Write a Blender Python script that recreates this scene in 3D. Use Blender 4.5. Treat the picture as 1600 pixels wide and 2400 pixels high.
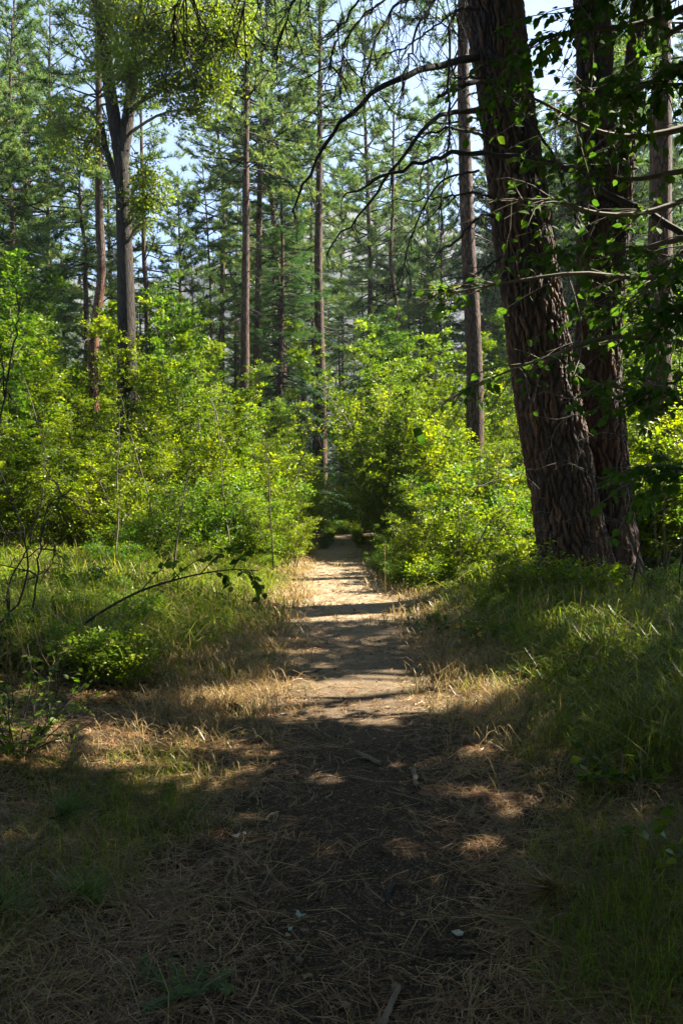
import bpy, math, random
import numpy as np
from mathutils import Vector

for o in list(bpy.data.objects):
    bpy.data.objects.remove(o)
SC = bpy.context.scene
COL = SC.collection
R = np.random.default_rng(11)
PI = math.pi
rad = math.radians

# ------------------------------------------------------------------ camera
FPX = 1867.0                      # focal length in pixels of the 1600 x 2400 picture
CAM_H = 1.60
TILT = math.atan(40.0 / FPX)
cam_d = bpy.data.cameras.new('camera')
cam_d.sensor_fit = 'VERTICAL'
cam_d.sensor_height = 36.0
cam_d.lens = 28.0
cam_d.clip_start = 0.05
cam_d.clip_end = 3000
cam = bpy.data.objects.new('camera', cam_d)
cam.location = (0, 0, CAM_H)
cam.rotation_euler = (PI / 2 - TILT, 0, 0)
COL.objects.link(cam)
SC.camera = cam

# ------------------------------------------------------------------ sun, sky, exposure
SUN_AZ, SUN_EL = rad(69), rad(46)            # azimuth from +Y towards +X
world = bpy.data.worlds.new('World')
SC.world = world
world.use_nodes = True
wn = world.node_tree
wn.nodes.clear()
sky = wn.nodes.new('ShaderNodeTexSky')
sky.sky_type = 'NISHITA'
sky.sun_disc = False
sky.sun_elevation = SUN_EL
sky.sun_rotation = SUN_AZ
sky.air_density = 1.0
sky.dust_density = 0.0
sky.ozone_density = 3.0
sky.altitude = 1500
bg = wn.nodes.new('ShaderNodeBackground')
bg.inputs['Strength'].default_value = 0.05
wo = wn.nodes.new('ShaderNodeOutputWorld')
wn.links.new(sky.outputs[0], bg.inputs[0])
wn.links.new(bg.outputs[0], wo.inputs[0])

sun_d = bpy.data.lights.new('sun', 'SUN')
sun_d.energy = 5.0
sun_d.angle = rad(0.53)
sun_d.color = (1.0, 0.93, 0.80)
sun = bpy.data.objects.new('sun', sun_d)
S = Vector((math.cos(SUN_EL) * math.sin(SUN_AZ), math.cos(SUN_EL) * math.cos(SUN_AZ), math.sin(SUN_EL)))
sun.rotation_euler = S.to_track_quat('Z', 'Y').to_euler()
sun.location = (40, 10, 60)
COL.objects.link(sun)

SC.view_settings.view_transform = 'Standard'
SC.view_settings.look = 'None'
SC.view_settings.exposure = 2.65
SC.view_settings.gamma = 1.0
SC.view_settings.use_curve_mapping = False
SC.cycles.max_bounces = 7
SC.cycles.diffuse_bounces = 4
SC.cycles.glossy_bounces = 2
SC.cycles.transmission_bounces = 5
SC.cycles.volume_bounces = 0
SC.cycles.transparent_max_bounces = 4
SC.cycles.caustics_reflective = False
SC.cycles.caustics_refractive = False
SC.cycles.use_denoising = True

SKX = S.x / S.z                    # ground offset of a shadow per metre of height
SKY_ = S.y / S.z

# ------------------------------------------------------------------ terrain
def terrain(x, y):
    x = np.asarray(x, float); y = np.asarray(y, float)
    pc = path_centre(y)
    dx = np.abs(x - pc)
    z = 0.05 * np.sin(x * 0.9 + 1.3 * np.sin(y * 0.31)) * np.cos(y * 0.53 + 0.7)
    z += 0.02 * np.sin(x * 2.7 + y * 1.9) + 0.015 * np.sin(y * 3.3 - x * 2.1 + 1.0)
    bank = np.clip((dx - 0.7) / 1.8, 0, 1)
    z = z * (0.25 + 0.75 * bank) + 0.14 * bank * bank * (3 - 2 * bank) - 0.03
    far = np.clip((np.hypot(x, y) - 45) / 60, 0, 1)
    z += far * far * 1.5 * (0.5 + 0.5 * np.sin(x * 0.05 + 1) * np.cos(y * 0.04))
    return z

def path_centre(y):
    y = np.asarray(y, float)
    return 0.05 + 0.10 * np.sin(y * 0.21 + 0.4) - 0.22 * np.clip((4.5 - y) / 3, 0, 1)

def tz(x, y):
    return float(terrain(x, y))

def ray(px, py):
    u, v = (px - 800) / FPX, -(py - 1200) / FPX
    return np.array([u, math.cos(TILT) + v * math.sin(TILT), -math.sin(TILT) + v * math.cos(TILT)])

def P(px, py, d):
    """the point d metres into the picture behind a picture position"""
    return np.array([0, 0, CAM_H]) + d * ray(px, py)

def G(px, py):
    """the point of the ground under a picture position"""
    r = ray(px, py)
    d = CAM_H / -r[2]
    for _ in range(8):
        q = np.array([0, 0, CAM_H]) + d * r
        d = (CAM_H - tz(q[0], q[1])) / -r[2]
    q = np.array([0, 0, CAM_H]) + d * r
    q[2] = tz(q[0], q[1])
    return q

# ------------------------------------------------------------------ mesh helpers
class Geo:
    def __init__(self):
        self.v, self.t, self.blocks, self.n = [], [], [], 0

    def add(self, V, F, tint=None, mat=0):
        V = np.asarray(V, float).reshape(-1, 3)
        F = np.asarray(F, np.int64)
        if len(V) == 0:
            return
        self.v.append(V)
        if tint is None:
            tint = np.full(len(V), 0.5)
        self.t.append(np.broadcast_to(np.asarray(tint, float), (len(V),)))
        self.blocks.append((F + self.n, mat))
        self.n += len(V)

    def merge(self, g, mat=None):
        for i, (F, m) in enumerate(g.blocks):
            pass
        off = self.n
        self.v += g.v
        self.t += g.t
        self.blocks += [(F + off, m if mat is None else mat) for F, m in g.blocks]
        self.n += g.n

    def mesh(self, name, mats, smooth=False):
        me = bpy.data.meshes.new(name)
        if self.n == 0:
            return me
        V = np.concatenate(self.v).astype(np.float32)
        T = np.concatenate(self.t).astype(np.float32)
        loops = np.concatenate([F.ravel() for F, m in self.blocks]).astype(np.int32)
        tot = np.concatenate([np.full(len(F), F.shape[1]) for F, m in self.blocks]).astype(np.int32)
        mi = np.concatenate([np.full(len(F), m) for F, m in self.blocks]).astype(np.int32)
        start = np.concatenate([[0], np.cumsum(tot)[:-1]]).astype(np.int32)
        me.vertices.add(len(V)); me.loops.add(len(loops)); me.polygons.add(len(tot))
        me.vertices.foreach_set('co', V.ravel())
        me.loops.foreach_set('vertex_index', loops)
        me.polygons.foreach_set('loop_start', start)
        me.polygons.foreach_set('material_index', mi)
        me.polygons.foreach_set('use_smooth', np.full(len(tot), bool(smooth)))
        a = me.attributes.new('tint', 'FLOAT', 'POINT')
        a.data.foreach_set('value', T)
        for m in (mats if isinstance(mats, (list, tuple)) else [mats]):
            me.materials.append(m)
        me.update(calc_edges=True)
        return me


def obj(name, geo, mats, parent=None, smooth=False, loc=None):
    me = geo if isinstance(geo, bpy.types.Mesh) else geo.mesh(name, mats, smooth)
    o = bpy.data.objects.new(name, me)
    COL.objects.link(o)
    if parent is not None:
        o.parent = parent
    if loc is not None:
        o.location = loc
    return o


def tag(o, label=None, cat=None, group=None, kind=None):
    if label: o['label'] = label
    if cat: o['category'] = cat
    if group: o['group'] = group
    if kind: o['kind'] = kind
    return o


def thing(name, label, cat, loc=(0, 0, 0), rz=0.0, group=None):
    o = bpy.data.objects.new(name, None)
    o.empty_display_size = 0.2
    COL.objects.link(o)
    o.location = loc
    o.rotation_euler = (0, 0, rz)
    return tag(o, label, cat, group)


def dup(root, loc, rz, scale=1.0, label=None, group=None):
    r = root.copy()
    COL.objects.link(r)
    r.location = loc
    r.rotation_euler = (r.rotation_euler[0], r.rotation_euler[1], rz)
    r.scale = (scale, scale, scale)
    if label: r['label'] = label
    if group: r['group'] = group
    for ch in list(root.children):
        c = ch.copy()
        COL.objects.link(c)
        c.parent = r
    return r


def nrm(a):
    a = np.asarray(a, float)
    return a / np.maximum(np.linalg.norm(a, axis=-1, keepdims=True), 1e-9)


def tube(Pts, Rad, n=6, wob=0.0):
    Pts = np.asarray(Pts, float); Rad = np.broadcast_to(np.asarray(Rad, float), (len(Pts),))
    T = nrm(np.gradient(Pts, axis=0))
    d = Pts[-1] - Pts[0]
    ref = np.eye(3)[np.argmin(np.abs(d))]
    U = nrm(np.cross(T, ref)); W = np.cross(T, U)
    a = np.linspace(0, 2 * PI, n, endpoint=False)
    rr = Rad[:, None] * (1 + wob * R.standard_normal((len(Pts), n)))
    V = Pts[:, None] + rr[..., None] * (np.cos(a)[None, :, None] * U[:, None] + np.sin(a)[None, :, None] * W[:, None])
    k = len(Pts)
    i = np.arange(k - 1)[:, None] * n; j = np.arange(n)[None]; j2 = (j + 1) % n
    F = np.stack([i + j, i + j2, i + n + j2, i + n + j], -1).reshape(-1, 4)
    return V.reshape(-1, 3), F


def sticks(P0, P1, r0, r1, bend=None):
    """many small three-sided twigs at once"""
    P0 = np.asarray(P0, float); P1 = np.asarray(P1, float)
    m = len(P0)
    if m == 0:
        return np.zeros((0, 3)), np.zeros((0, 4), int)
    mid = (P0 + P1) / 2
    if bend is not None:
        mid = mid + bend
    L = np.stack([P0, mid, P1], 1)
    r = np.stack([np.broadcast_to(r0, m), (np.broadcast_to(r0, m) + np.broadcast_to(r1, m)) / 2, np.broadcast_to(r1, m)], 1)
    t = nrm(P1 - P0)
    ref = np.where(np.abs(t[:, 2:3]) > 0.8, [[1.0, 0, 0]], [[0, 0, 1.0]])
    U = nrm(np.cross(t, ref)); W = np.cross(t, U)
    a = np.array([0, 2 * PI / 3, 4 * PI / 3])
    V = L[:, :, None] + r[:, :, None, None] * (np.cos(a)[None, None, :, None] * U[:, None, None] + np.sin(a)[None, None, :, None] * W[:, None, None])
    base = np.arange(m)[:, None, None] * 9 + np.arange(2)[None, :, None] * 3
    j = np.arange(3)[None, None]; j2 = (j + 1) % 3
    F = np.stack([base + j, base + j2, base + 3 + j2, base + 3 + j], -1).reshape(-1, 4)
    return V.reshape(-1, 3), F


def leaves(C, D, N, L, W, fold=0.25, droop=0.0):
    """diamond leaves of four triangles folded along the midrib; C stalk end, D direction, N normal"""
    m = len(C)
    D = nrm(D); Sd = nrm(np.cross(D, N)); N = np.cross(Sd, D)
    L = np.broadcast_to(L, m)[:, None]; W = np.broadcast_to(W, m)[:, None]
    up = N * W * fold
    a = C
    tip = C + D * L - N * L * droop
    m1 = C + D * L * 0.5
    l = C + D * L * 0.42 + Sd * W * 0.5 + up
    r = C + D * L * 0.42 - Sd * W * 0.5 + up
    V = np.stack([a, l, tip, r], 1).reshape(-1, 3)
    b = np.arange(m)[:, None] * 4
    F = np.concatenate([b + np.array([[0, 2, 1]]), b + np.array([[0, 3, 2]])])
    return V, F


def round_leaves(C, D, N, L, W, fold=0.1, droop=0.12):
    """oval pointed leaves of six triangles"""
    m = len(C)
    D = nrm(D); Sd = nrm(np.cross(D, N)); N = np.cross(Sd, D)
    L = np.broadcast_to(L, m)[:, None]; W = np.broadcast_to(W, m)[:, None]
    row = lambda f, w: C + D * L * f + Sd * W * w * 0.5 + N * (W * abs(w) * fold - L * droop * f * f)
    V = np.stack([C, row(0.22, 0.85), row(0.58, 0.9), row(1.0, 0), row(0.58, -0.9), row(0.22, -0.85), row(0.42, 0)], 1).reshape(-1, 3)
    b = np.arange(m)[:, None] * 7
    F = np.concatenate([b + [[6, (i + 1) % 6, i]] for i in range(6)])
    return V, F


def needles(C, D, n, length, width, spread=0.9, back=0.08):
    """tufts of n thin needles round each point"""
    m = len(C)
    d = nrm(nrm(D)[:, None] * (1 / max(spread, .01)) * 0.6 + nrm(R.standard_normal((m, n, 3))))
    l = length * R.uniform(0.7, 1.15, (m, n, 1))
    p0 = C[:, None] - nrm(D)[:, None] * back * R.uniform(0, 2.2, (m, n, 1))
    side = nrm(np.cross(d, R.standard_normal((m, n, 3)))) * (width * 0.5)
    V = np.stack([p0 - side, p0 + side, p0 + d * l], 2).reshape(-1, 3)
    F = np.arange(m * n * 3).reshape(-1, 3)
    t = np.repeat(R.uniform(0, 1, m), n * 3)
    return V, F, t


def curve(p0, d0, L, n, droop=0.0, wander=0.12, up=0.0):
    pts = [np.asarray(p0, float)]
    d = nrm(np.asarray(d0, float))
    for i in range(n):
        d = nrm(d + R.standard_normal(3) * wander + np.array([0, 0, up * (i / n) - droop]))
        pts.append(pts[-1] + d * L / n)
    return np.array(pts)


def interp(pts, s):
    """positions and directions at fractions s of a polyline"""
    k = len(pts) - 1
    x = np.clip(np.asarray(s) * k, 0, k - 1e-6)
    i = x.astype(int); f = (x - i)[:, None]
    return pts[i] * (1 - f) + pts[i + 1] * f, nrm(pts[i + 1] - pts[i])


def smooth_poly(ctrl, n):
    """Catmull-Rom through control rows (any columns)"""
    c = np.asarray(ctrl, float)
    c = np.vstack([2 * c[0] - c[1], c, 2 * c[-1] - c[-2]])
    out = []
    segs = len(c) - 3
    for t in np.linspace(0, segs - 1e-6, n):
        i = int(t); f = t - i
        a, b, d, e = c[i], c[i + 1], c[i + 2], c[i + 3]
        out.append(0.5 * (2 * b + (d - a) * f + (2 * a - 5 * b + 4 * d - e) * f * f + (3 * b - a - 3 * d + e) * f ** 3))
    return np.array(out)

# ------------------------------------------------------------------ materials
def nodes_of(name):
    m = bpy.data.materials.new(name)
    m.use_nodes = True
    nt = m.node_tree
    nt.nodes.clear()
    return m, nt, nt.nodes, nt.links


def noise(nt, vec, scale, detail=4, rough=0.6, dist=0.0):
    n = nt.nodes.new('ShaderNodeTexNoise')
    n.inputs['Scale'].default_value = scale
    n.inputs['Detail'].default_value = detail
    n.inputs['Roughness'].default_value = rough
    n.inputs['Distortion'].default_value = dist
    if vec is not None:
        nt.links.new(vec, n.inputs['Vector'])
    return n


def ramp(nt, fac, stops):
    r = nt.nodes.new('ShaderNodeValToRGB')
    el = r.color_ramp.elements
    while len(el) < len(stops):
        el.new(0.5)
    for e, (p, c) in zip(el, stops):
        e.position = p
        e.color = (*c, 1)
    nt.links.new(fac, r.inputs[0])
    return r


def mixc(nt, fac, a, b, mode='MIX'):
    m = nt.nodes.new('ShaderNodeMix')
    m.data_type = 'RGBA'
    m.blend_type = mode
    for sock, val in ((m.inputs[0], fac), (m.inputs[6], a), (m.inputs[7], b)):
        if isinstance(val, (int, float)):
            sock.default_value = val
        elif isinstance(val, tuple):
            sock.default_value = (*val, 1)
        else:
            nt.links.new(val, sock)
    return m.outputs[2]


def leaf_mat(name, c0, c1, c2=None, trans=0.5, tmul=(1.6, 1.7, 0.7), gloss=0.35, rough=0.42):
    """leaf: reflects, and lets light through in a warmer green; tint picks the colour of each leaf"""
    m, nt, N, L = nodes_of(name)
    at = N.new('ShaderNodeAttribute'); at.attribute_name = 'tint'
    stops = [(0.0, c0), (0.75, c1)] + ([(1.0, c2)] if c2 else [])
    col = ramp(nt, at.outputs['Fac'], stops).outputs[0]
    oi = N.new('ShaderNodeObjectInfo')
    hs = N.new('ShaderNodeHueSaturation')
    mr = N.new('ShaderNodeMapRange')
    mr.inputs[3].default_value = 0.485; mr.inputs[4].default_value = 0.515
    L.new(oi.outputs['Random'], mr.inputs[0]); L.new(mr.outputs[0], hs.inputs['Hue'])
    mr2 = N.new('ShaderNodeMapRange')
    mr2.inputs[3].default_value = 1.2; mr2.inputs[4].default_value = 0.85
    L.new(oi.outputs['Random'], mr2.inputs[0]); L.new(mr2.outputs[0], hs.inputs['Value'])
    L.new(col, hs.inputs['Color'])
    pb = N.new('ShaderNodeBsdfPrincipled')
    pb.inputs['Roughness'].default_value = rough
    pb.inputs['Specular IOR Level'].default_value = gloss
    L.new(hs.outputs[0], pb.inputs['Base Color'])
    tr = N.new('ShaderNodeBsdfTranslucent')
    tc = mixc(nt, 1.0, hs.outputs[0], tmul, 'MULTIPLY')
    L.new(tc, tr.inputs['Color'])
    mx = N.new('ShaderNodeMixShader'); mx.inputs[0].default_value = trans
    L.new(pb.outputs[0], mx.inputs[1]); L.new(tr.outputs[0], mx.inputs[2])
    out = N.new('ShaderNodeOutputMaterial')
    L.new(mx.outputs[0], out.inputs[0])
    return m


def bark_mat(name, c_plate, c_furrow, c_grey, scale=1.0, stretch=0.22, bump=0.6, upper=None):
    m, nt, N, L = nodes_of(name)
    tc = N.new('ShaderNodeTexCoord')
    mp = N.new('ShaderNodeMapping')
    mp.inputs['Scale'].default_value = (scale, scale, scale * stretch)
    L.new(tc.outputs['Object'], mp.inputs['Vector'])
    n1 = noise(nt, mp.outputs[0], 14, 5, 0.65, 0.4)
    vor = N.new('ShaderNodeTexVoronoi'); vor.feature = 'DISTANCE_TO_EDGE'
    vor.inputs['Scale'].default_value = 16
    wv = N.new('ShaderNodeVectorMath'); wv.operation = 'ADD'
    sc = N.new('ShaderNodeVectorMath'); sc.operation = 'SCALE'; sc.inputs['Scale'].default_value = 0.09
    L.new(n1.outputs['Color'], sc.inputs[0]); L.new(mp.outputs[0], wv.inputs[0]); L.new(sc.outputs[0], wv.inputs[1])
    L.new(wv.outputs[0], vor.inputs['Vector'])
    e = ramp(nt, vor.outputs['Distance'], [(0.0, (0, 0, 0)), (0.16, (1, 1, 1))])
    n2 = noise(nt, mp.outputs[0], 4.5, 4, 0.6)
    n3 = noise(nt, tc.outputs['Object'], 60 * scale, 3, 0.7)
    pc = mixc(nt, ramp(nt, n2.outputs[0], [(0.35, (0, 0, 0)), (0.65, (1, 1, 1))]).outputs[0], c_plate, c_grey)
    pc = mixc(nt, 0.5, pc, ramp(nt, n3.outputs[0], [(0.3, tuple(0.55 * x for x in c_plate)), (0.7, tuple(1.4 * x for x in c_plate))]).outputs[0])
    if upper:     # bark is peeled red below this height, ordinary above it
        sx = N.new('ShaderNodeSeparateXYZ'); L.new(tc.outputs['Object'], sx.inputs[0])
        fz = N.new('ShaderNodeMath'); fz.operation = 'MULTIPLY_ADD'; fz.inputs[1].default_value = 3.0
        L.new(n2.outputs[0], fz.inputs[0]); L.new(sx.outputs['Z'], fz.inputs[2])
        mz = N.new('ShaderNodeMapRange'); mz.inputs[1].default_value = upper[0]; mz.inputs[2].default_value = upper[0] + 1.2
        L.new(fz.outputs[0], mz.inputs[0])
        pc = mixc(nt, mz.outputs[0], pc, upper[1])
    col = mixc(nt, e.outputs[0], c_furrow, pc)
    bp = N.new('ShaderNodeBump'); bp.inputs['Strength'].default_value = bump; bp.inputs['Distance'].default_value = 0.03
    hh = N.new('ShaderNodeMath'); hh.operation = 'MULTIPLY_ADD'; hh.inputs[1].default_value = 0.35
    L.new(n3.outputs[0], hh.inputs[0]); L.new(e.outputs[0], hh.inputs[2])
    L.new(hh.outputs[0], bp.inputs['Height'])
    pb = N.new('ShaderNodeBsdfPrincipled'); pb.inputs['Roughness'].default_value = 0.85
    pb.inputs['Specular IOR Level'].default_value = 0.25
    L.new(col, pb.inputs['Base Color']); L.new(bp.outputs[0], pb.inputs['Normal'])
    out = N.new('ShaderNodeOutputMaterial'); L.new(pb.outputs[0], out.inputs[0])
    return m


def plain_mat(name, c0, c1, scale=30, rough=0.8, bump=0.3, spec=0.3, tint=False, trans=0.0):
    m, nt, N, L = nodes_of(name)
    tc = N.new('ShaderNodeTexCoord')
    n1 = noise(nt, tc.outputs['Object'], scale, 4, 0.65)
    if tint:
        at = N.new('ShaderNodeAttribute'); at.attribute_name = 'tint'
        fac = at.outputs['Fac']
    else:
        fac = n1.outputs[0]
    col = ramp(nt, fac, [(0.2, c0), (0.8, c1)]).outputs[0]
    pb = N.new('ShaderNodeBsdfPrincipled'); pb.inputs['Roughness'].default_value = rough
    pb.inputs['Specular IOR Level'].default_value = spec
    L.new(col, pb.inputs['Base Color'])
    if bump > 0:
        bp = N.new('ShaderNodeBump'); bp.inputs['Strength'].default_value = bump; bp.inputs['Distance'].default_value = 0.01
        L.new(n1.outputs[0], bp.inputs['Height']); L.new(bp.outputs[0], pb.inputs['Normal'])
    out = N.new('ShaderNodeOutputMaterial')
    if trans > 0:
        tr = N.new('ShaderNodeBsdfTranslucent'); L.new(col, tr.inputs['Color'])
        mx = N.new('ShaderNodeMixShader'); mx.inputs[0].default_value = trans
        L.new(pb.outputs[0], mx.inputs[1]); L.new(tr.outputs[0], mx.inputs[2]); L.new(mx.outputs[0], out.inputs[0])
    else:
        L.new(pb.outputs[0], out.inputs[0])
    return m


def ground_mat(name, dark, light, fleck, moss=None, bump=0.8, dust=None, verge=False):
    m, nt, N, L = nodes_of(name)
    tc = N.new('ShaderNodeTexCoord')
    o = tc.outputs['Object']
    big = noise(nt, o, 0.9, 5, 0.6)
    mid = noise(nt, o, 9, 6, 0.7)
    fine = noise(nt, o, 95, 4, 0.75)
    vor = N.new('ShaderNodeTexVoronoi'); vor.inputs['Scale'].default_value = 150
    L.new(o, vor.inputs['Vector'])
    base = mixc(nt, ramp(nt, mid.outputs[0], [(0.3, (0, 0, 0)), (0.7, (1, 1, 1))]).outputs[0], dark, light)
    base = mixc(nt, ramp(nt, fine.outputs[0], [(0.52, (0, 0, 0)), (0.72, (0.75, 0.75, 0.75))]).outputs[0], base, fleck)
    sp = N.new('ShaderNodeSeparateColor'); L.new(vor.outputs['Color'], sp.inputs[0])
    base = mixc(nt, ramp(nt, sp.outputs[0], [(0.80, (0, 0, 0)), (0.9, (0.7, 0.7, 0.7))]).outputs[0], base, fleck)
    if moss:
        base = mixc(nt, ramp(nt, big.outputs[0], [(0.42, (0, 0, 0)), (0.62, (0.8, 0.8, 0.8))]).outputs[0], base, moss)
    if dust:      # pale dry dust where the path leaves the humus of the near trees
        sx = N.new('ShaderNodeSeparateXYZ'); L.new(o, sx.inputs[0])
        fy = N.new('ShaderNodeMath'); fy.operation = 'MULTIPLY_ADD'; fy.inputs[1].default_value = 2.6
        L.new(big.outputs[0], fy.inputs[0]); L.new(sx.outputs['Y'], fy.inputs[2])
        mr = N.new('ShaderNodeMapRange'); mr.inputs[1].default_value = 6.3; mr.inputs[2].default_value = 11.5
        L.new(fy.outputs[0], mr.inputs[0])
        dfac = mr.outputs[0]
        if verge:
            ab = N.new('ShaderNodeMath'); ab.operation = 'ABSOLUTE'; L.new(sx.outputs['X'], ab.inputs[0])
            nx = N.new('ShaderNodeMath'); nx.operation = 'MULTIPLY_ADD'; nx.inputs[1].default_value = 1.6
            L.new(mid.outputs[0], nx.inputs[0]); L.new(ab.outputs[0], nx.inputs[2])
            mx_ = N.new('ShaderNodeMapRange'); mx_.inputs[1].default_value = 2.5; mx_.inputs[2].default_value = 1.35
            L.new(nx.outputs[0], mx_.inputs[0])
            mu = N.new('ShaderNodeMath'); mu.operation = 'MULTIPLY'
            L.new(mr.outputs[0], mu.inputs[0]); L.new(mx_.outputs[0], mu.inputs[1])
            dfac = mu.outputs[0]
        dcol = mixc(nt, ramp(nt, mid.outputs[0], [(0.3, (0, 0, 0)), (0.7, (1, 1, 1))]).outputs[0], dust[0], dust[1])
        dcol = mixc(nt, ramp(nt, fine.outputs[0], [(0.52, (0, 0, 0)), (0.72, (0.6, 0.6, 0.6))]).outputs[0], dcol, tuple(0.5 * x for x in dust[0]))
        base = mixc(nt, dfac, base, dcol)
    pb = N.new('ShaderNodeBsdfPrincipled'); pb.inputs['Roughness'].default_value = 0.95
    pb.inputs['Specular IOR Level'].default_value = 0.1
    L.new(base, pb.inputs['Base Color'])
    ad = N.new('ShaderNodeMath'); ad.operation = 'MULTIPLY_ADD'; ad.inputs[1].default_value = 2.0
    L.new(mid.outputs[0], ad.inputs[0]); L.new(fine.outputs[0], ad.inputs[2])
    bp = N.new('ShaderNodeBump'); bp.inputs['Strength'].default_value = bump; bp.inputs['Distance'].default_value = 0.012
    L.new(ad.outputs[0], bp.inputs['Height']); L.new(bp.outputs[0], pb.inputs['Normal'])
    out = N.new('ShaderNodeOutputMaterial'); L.new(pb.outputs[0], out.inputs[0])
    return m


M = {}
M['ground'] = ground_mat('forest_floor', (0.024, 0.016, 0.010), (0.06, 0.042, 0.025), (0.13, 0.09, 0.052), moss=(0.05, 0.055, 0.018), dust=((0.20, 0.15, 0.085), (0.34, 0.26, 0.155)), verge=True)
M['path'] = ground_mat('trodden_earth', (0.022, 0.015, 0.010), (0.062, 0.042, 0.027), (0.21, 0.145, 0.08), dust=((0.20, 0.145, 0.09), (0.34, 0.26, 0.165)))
M['hill'] = plain_mat('hillside', (0.028, 0.032, 0.028), (0.065, 0.06, 0.05), 0.03, 1.0, 0.0)
M['bark'] = bark_mat('pine_bark', (0.115, 0.062, 0.036), (0.016, 0.011, 0.008), (0.085, 0.062, 0.047), 1.0)
M['bark_red'] = bark_mat('peeled_red_bark', (0.17, 0.072, 0.034), (0.035, 0.016, 0.010), (0.12, 0.064, 0.04), 1.0, upper=(9.6, (0.075, 0.046, 0.031)))
M['bark_big'] = bark_mat('old_pine_bark', (0.15, 0.075, 0.04), (0.03, 0.019, 0.013), (0.085, 0.06, 0.045), 1.6, 0.3, 0.5)
M['bark_grey'] = bark_mat('cottonwood_bark', (0.042, 0.029, 0.019), (0.010, 0.008, 0.006), (0.058, 0.044, 0.033), 1.0, 0.15)
M['twig'] = plain_mat('dead_twig', (0.016, 0.012, 0.009), (0.05, 0.038, 0.03), 12, 0.85, 0.4)
M['twig_pale'] = plain_mat('bleached_twig', (0.09, 0.07, 0.05), (0.20, 0.16, 0.125), 12, 0.85, 0.3)
M['stem'] = plain_mat('shrub_stem', (0.07, 0.055, 0.035), (0.16, 0.13, 0.09), 14, 0.8, 0.3)
M['needle'] = leaf_mat('pine_needle', (0.035, 0.075, 0.04), (0.095, 0.15, 0.056), (0.17, 0.195, 0.05), trans=0.45, tmul=(1.7, 1.75, 0.75), gloss=0.15)
M['needle_blue'] = leaf_mat('fir_needle', (0.03, 0.068, 0.032), (0.06, 0.115, 0.042), trans=0.38, tmul=(1.6, 1.7, 0.75), gloss=0.15)
M['needle_light'] = leaf_mat('larch_needle', (0.05, 0.11, 0.025), (0.095, 0.165, 0.035), trans=0.35, tmul=(1.5, 1.6, 0.7), gloss=0.3)
M['leaf'] = leaf_mat('shrub_leaf', (0.04, 0.075, 0.004), (0.13, 0.18, 0.005), (0.22, 0.24, 0.007), trans=0.5, tmul=(1.8, 1.8, 0.6), gloss=0.25)
M['leaf_mid'] = leaf_mat('young_tree_leaf', (0.03, 0.07, 0.008), (0.08, 0.14, 0.010), (0.13, 0.18, 0.012), trans=0.5, tmul=(1.7, 1.7, 0.6), gloss=0.25)
M['leaf_yellow'] = leaf_mat('yellowing_leaf', (0.065, 0.12, 0.005), (0.17, 0.21, 0.006), (0.225, 0.24, 0.008), trans=0.55, tmul=(1.8, 1.8, 0.6), gloss=0.25)
M['leaf_dark'] = leaf_mat('dark_leaf', (0.025, 0.065, 0.010), (0.05, 0.10, 0.012), (0.08, 0.13, 0.014), trans=0.45, gloss=0.08, rough=0.65)
M['leaf_gold'] = leaf_mat('golden_leaf', (0.30, 0.20, 0.015), (0.45, 0.28, 0.02), trans=0.5, tmul=(1.2, 1.2, 0.6))
M['leaf_fresh'] = leaf_mat('fresh_leaf', (0.05, 0.11, 0.008), (0.12, 0.185, 0.010), (0.19, 0.22, 0.012), trans=0.5, gloss=0.25)
M['cotton'] = leaf_mat('cottonwood_leaf', (0.05, 0.10, 0.010), (0.125, 0.165, 0.012), (0.2, 0.2, 0.016), trans=0.5, tmul=(1.7, 1.7, 0.6), gloss=0.25)
M['grass'] = leaf_mat('grass_blade', (0.055, 0.095, 0.008), (0.15, 0.19, 0.012), (0.32, 0.29, 0.045), trans=0.45, tmul=(1.7, 1.7, 0.6), gloss=0.15)
M['dry'] = leaf_mat('dry_grass_blade', (0.14, 0.098, 0.04), (0.34, 0.25, 0.105), (0.2, 0.17, 0.05), trans=0.35, tmul=(1.2, 1.15, 0.9), gloss=0.3)
M['litter'] = leaf_mat('fallen_needle', (0.078, 0.041, 0.015), (0.26, 0.157, 0.058), (0.50, 0.37, 0.175), trans=0.15, tmul=(1, 1, 1), gloss=0.4)
M['chip'] = plain_mat('wood_chip', (0.05, 0.03, 0.018), (0.30, 0.20, 0.11), 20, 0.9, 0.2, 0.2, tint=True)
M['cone'] = plain_mat('pine_cone', (0.06, 0.03, 0.018), (0.15, 0.08, 0.045), 25, 0.8, 0.2, tint=True)
M['lichen'] = plain_mat('lichen', (0.22, 0.29, 0.25), (0.36, 0.42, 0.37), 60, 0.95, 0.5)
M['pale_leaf'] = plain_mat('bleached_leaf', (0.34, 0.30, 0.235), (0.50, 0.45, 0.37), 40, 0.8, 0.3, trans=0.2)
M['stick'] = plain_mat('fallen_stick', (0.10, 0.068, 0.044), (0.22, 0.165, 0.11), 18, 0.85, 0.6)
M['seed'] = plain_mat('seed_head', (0.25, 0.16, 0.08), (0.42, 0.28, 0.15), 30, 0.9, 0.0, trans=0.3)

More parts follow.
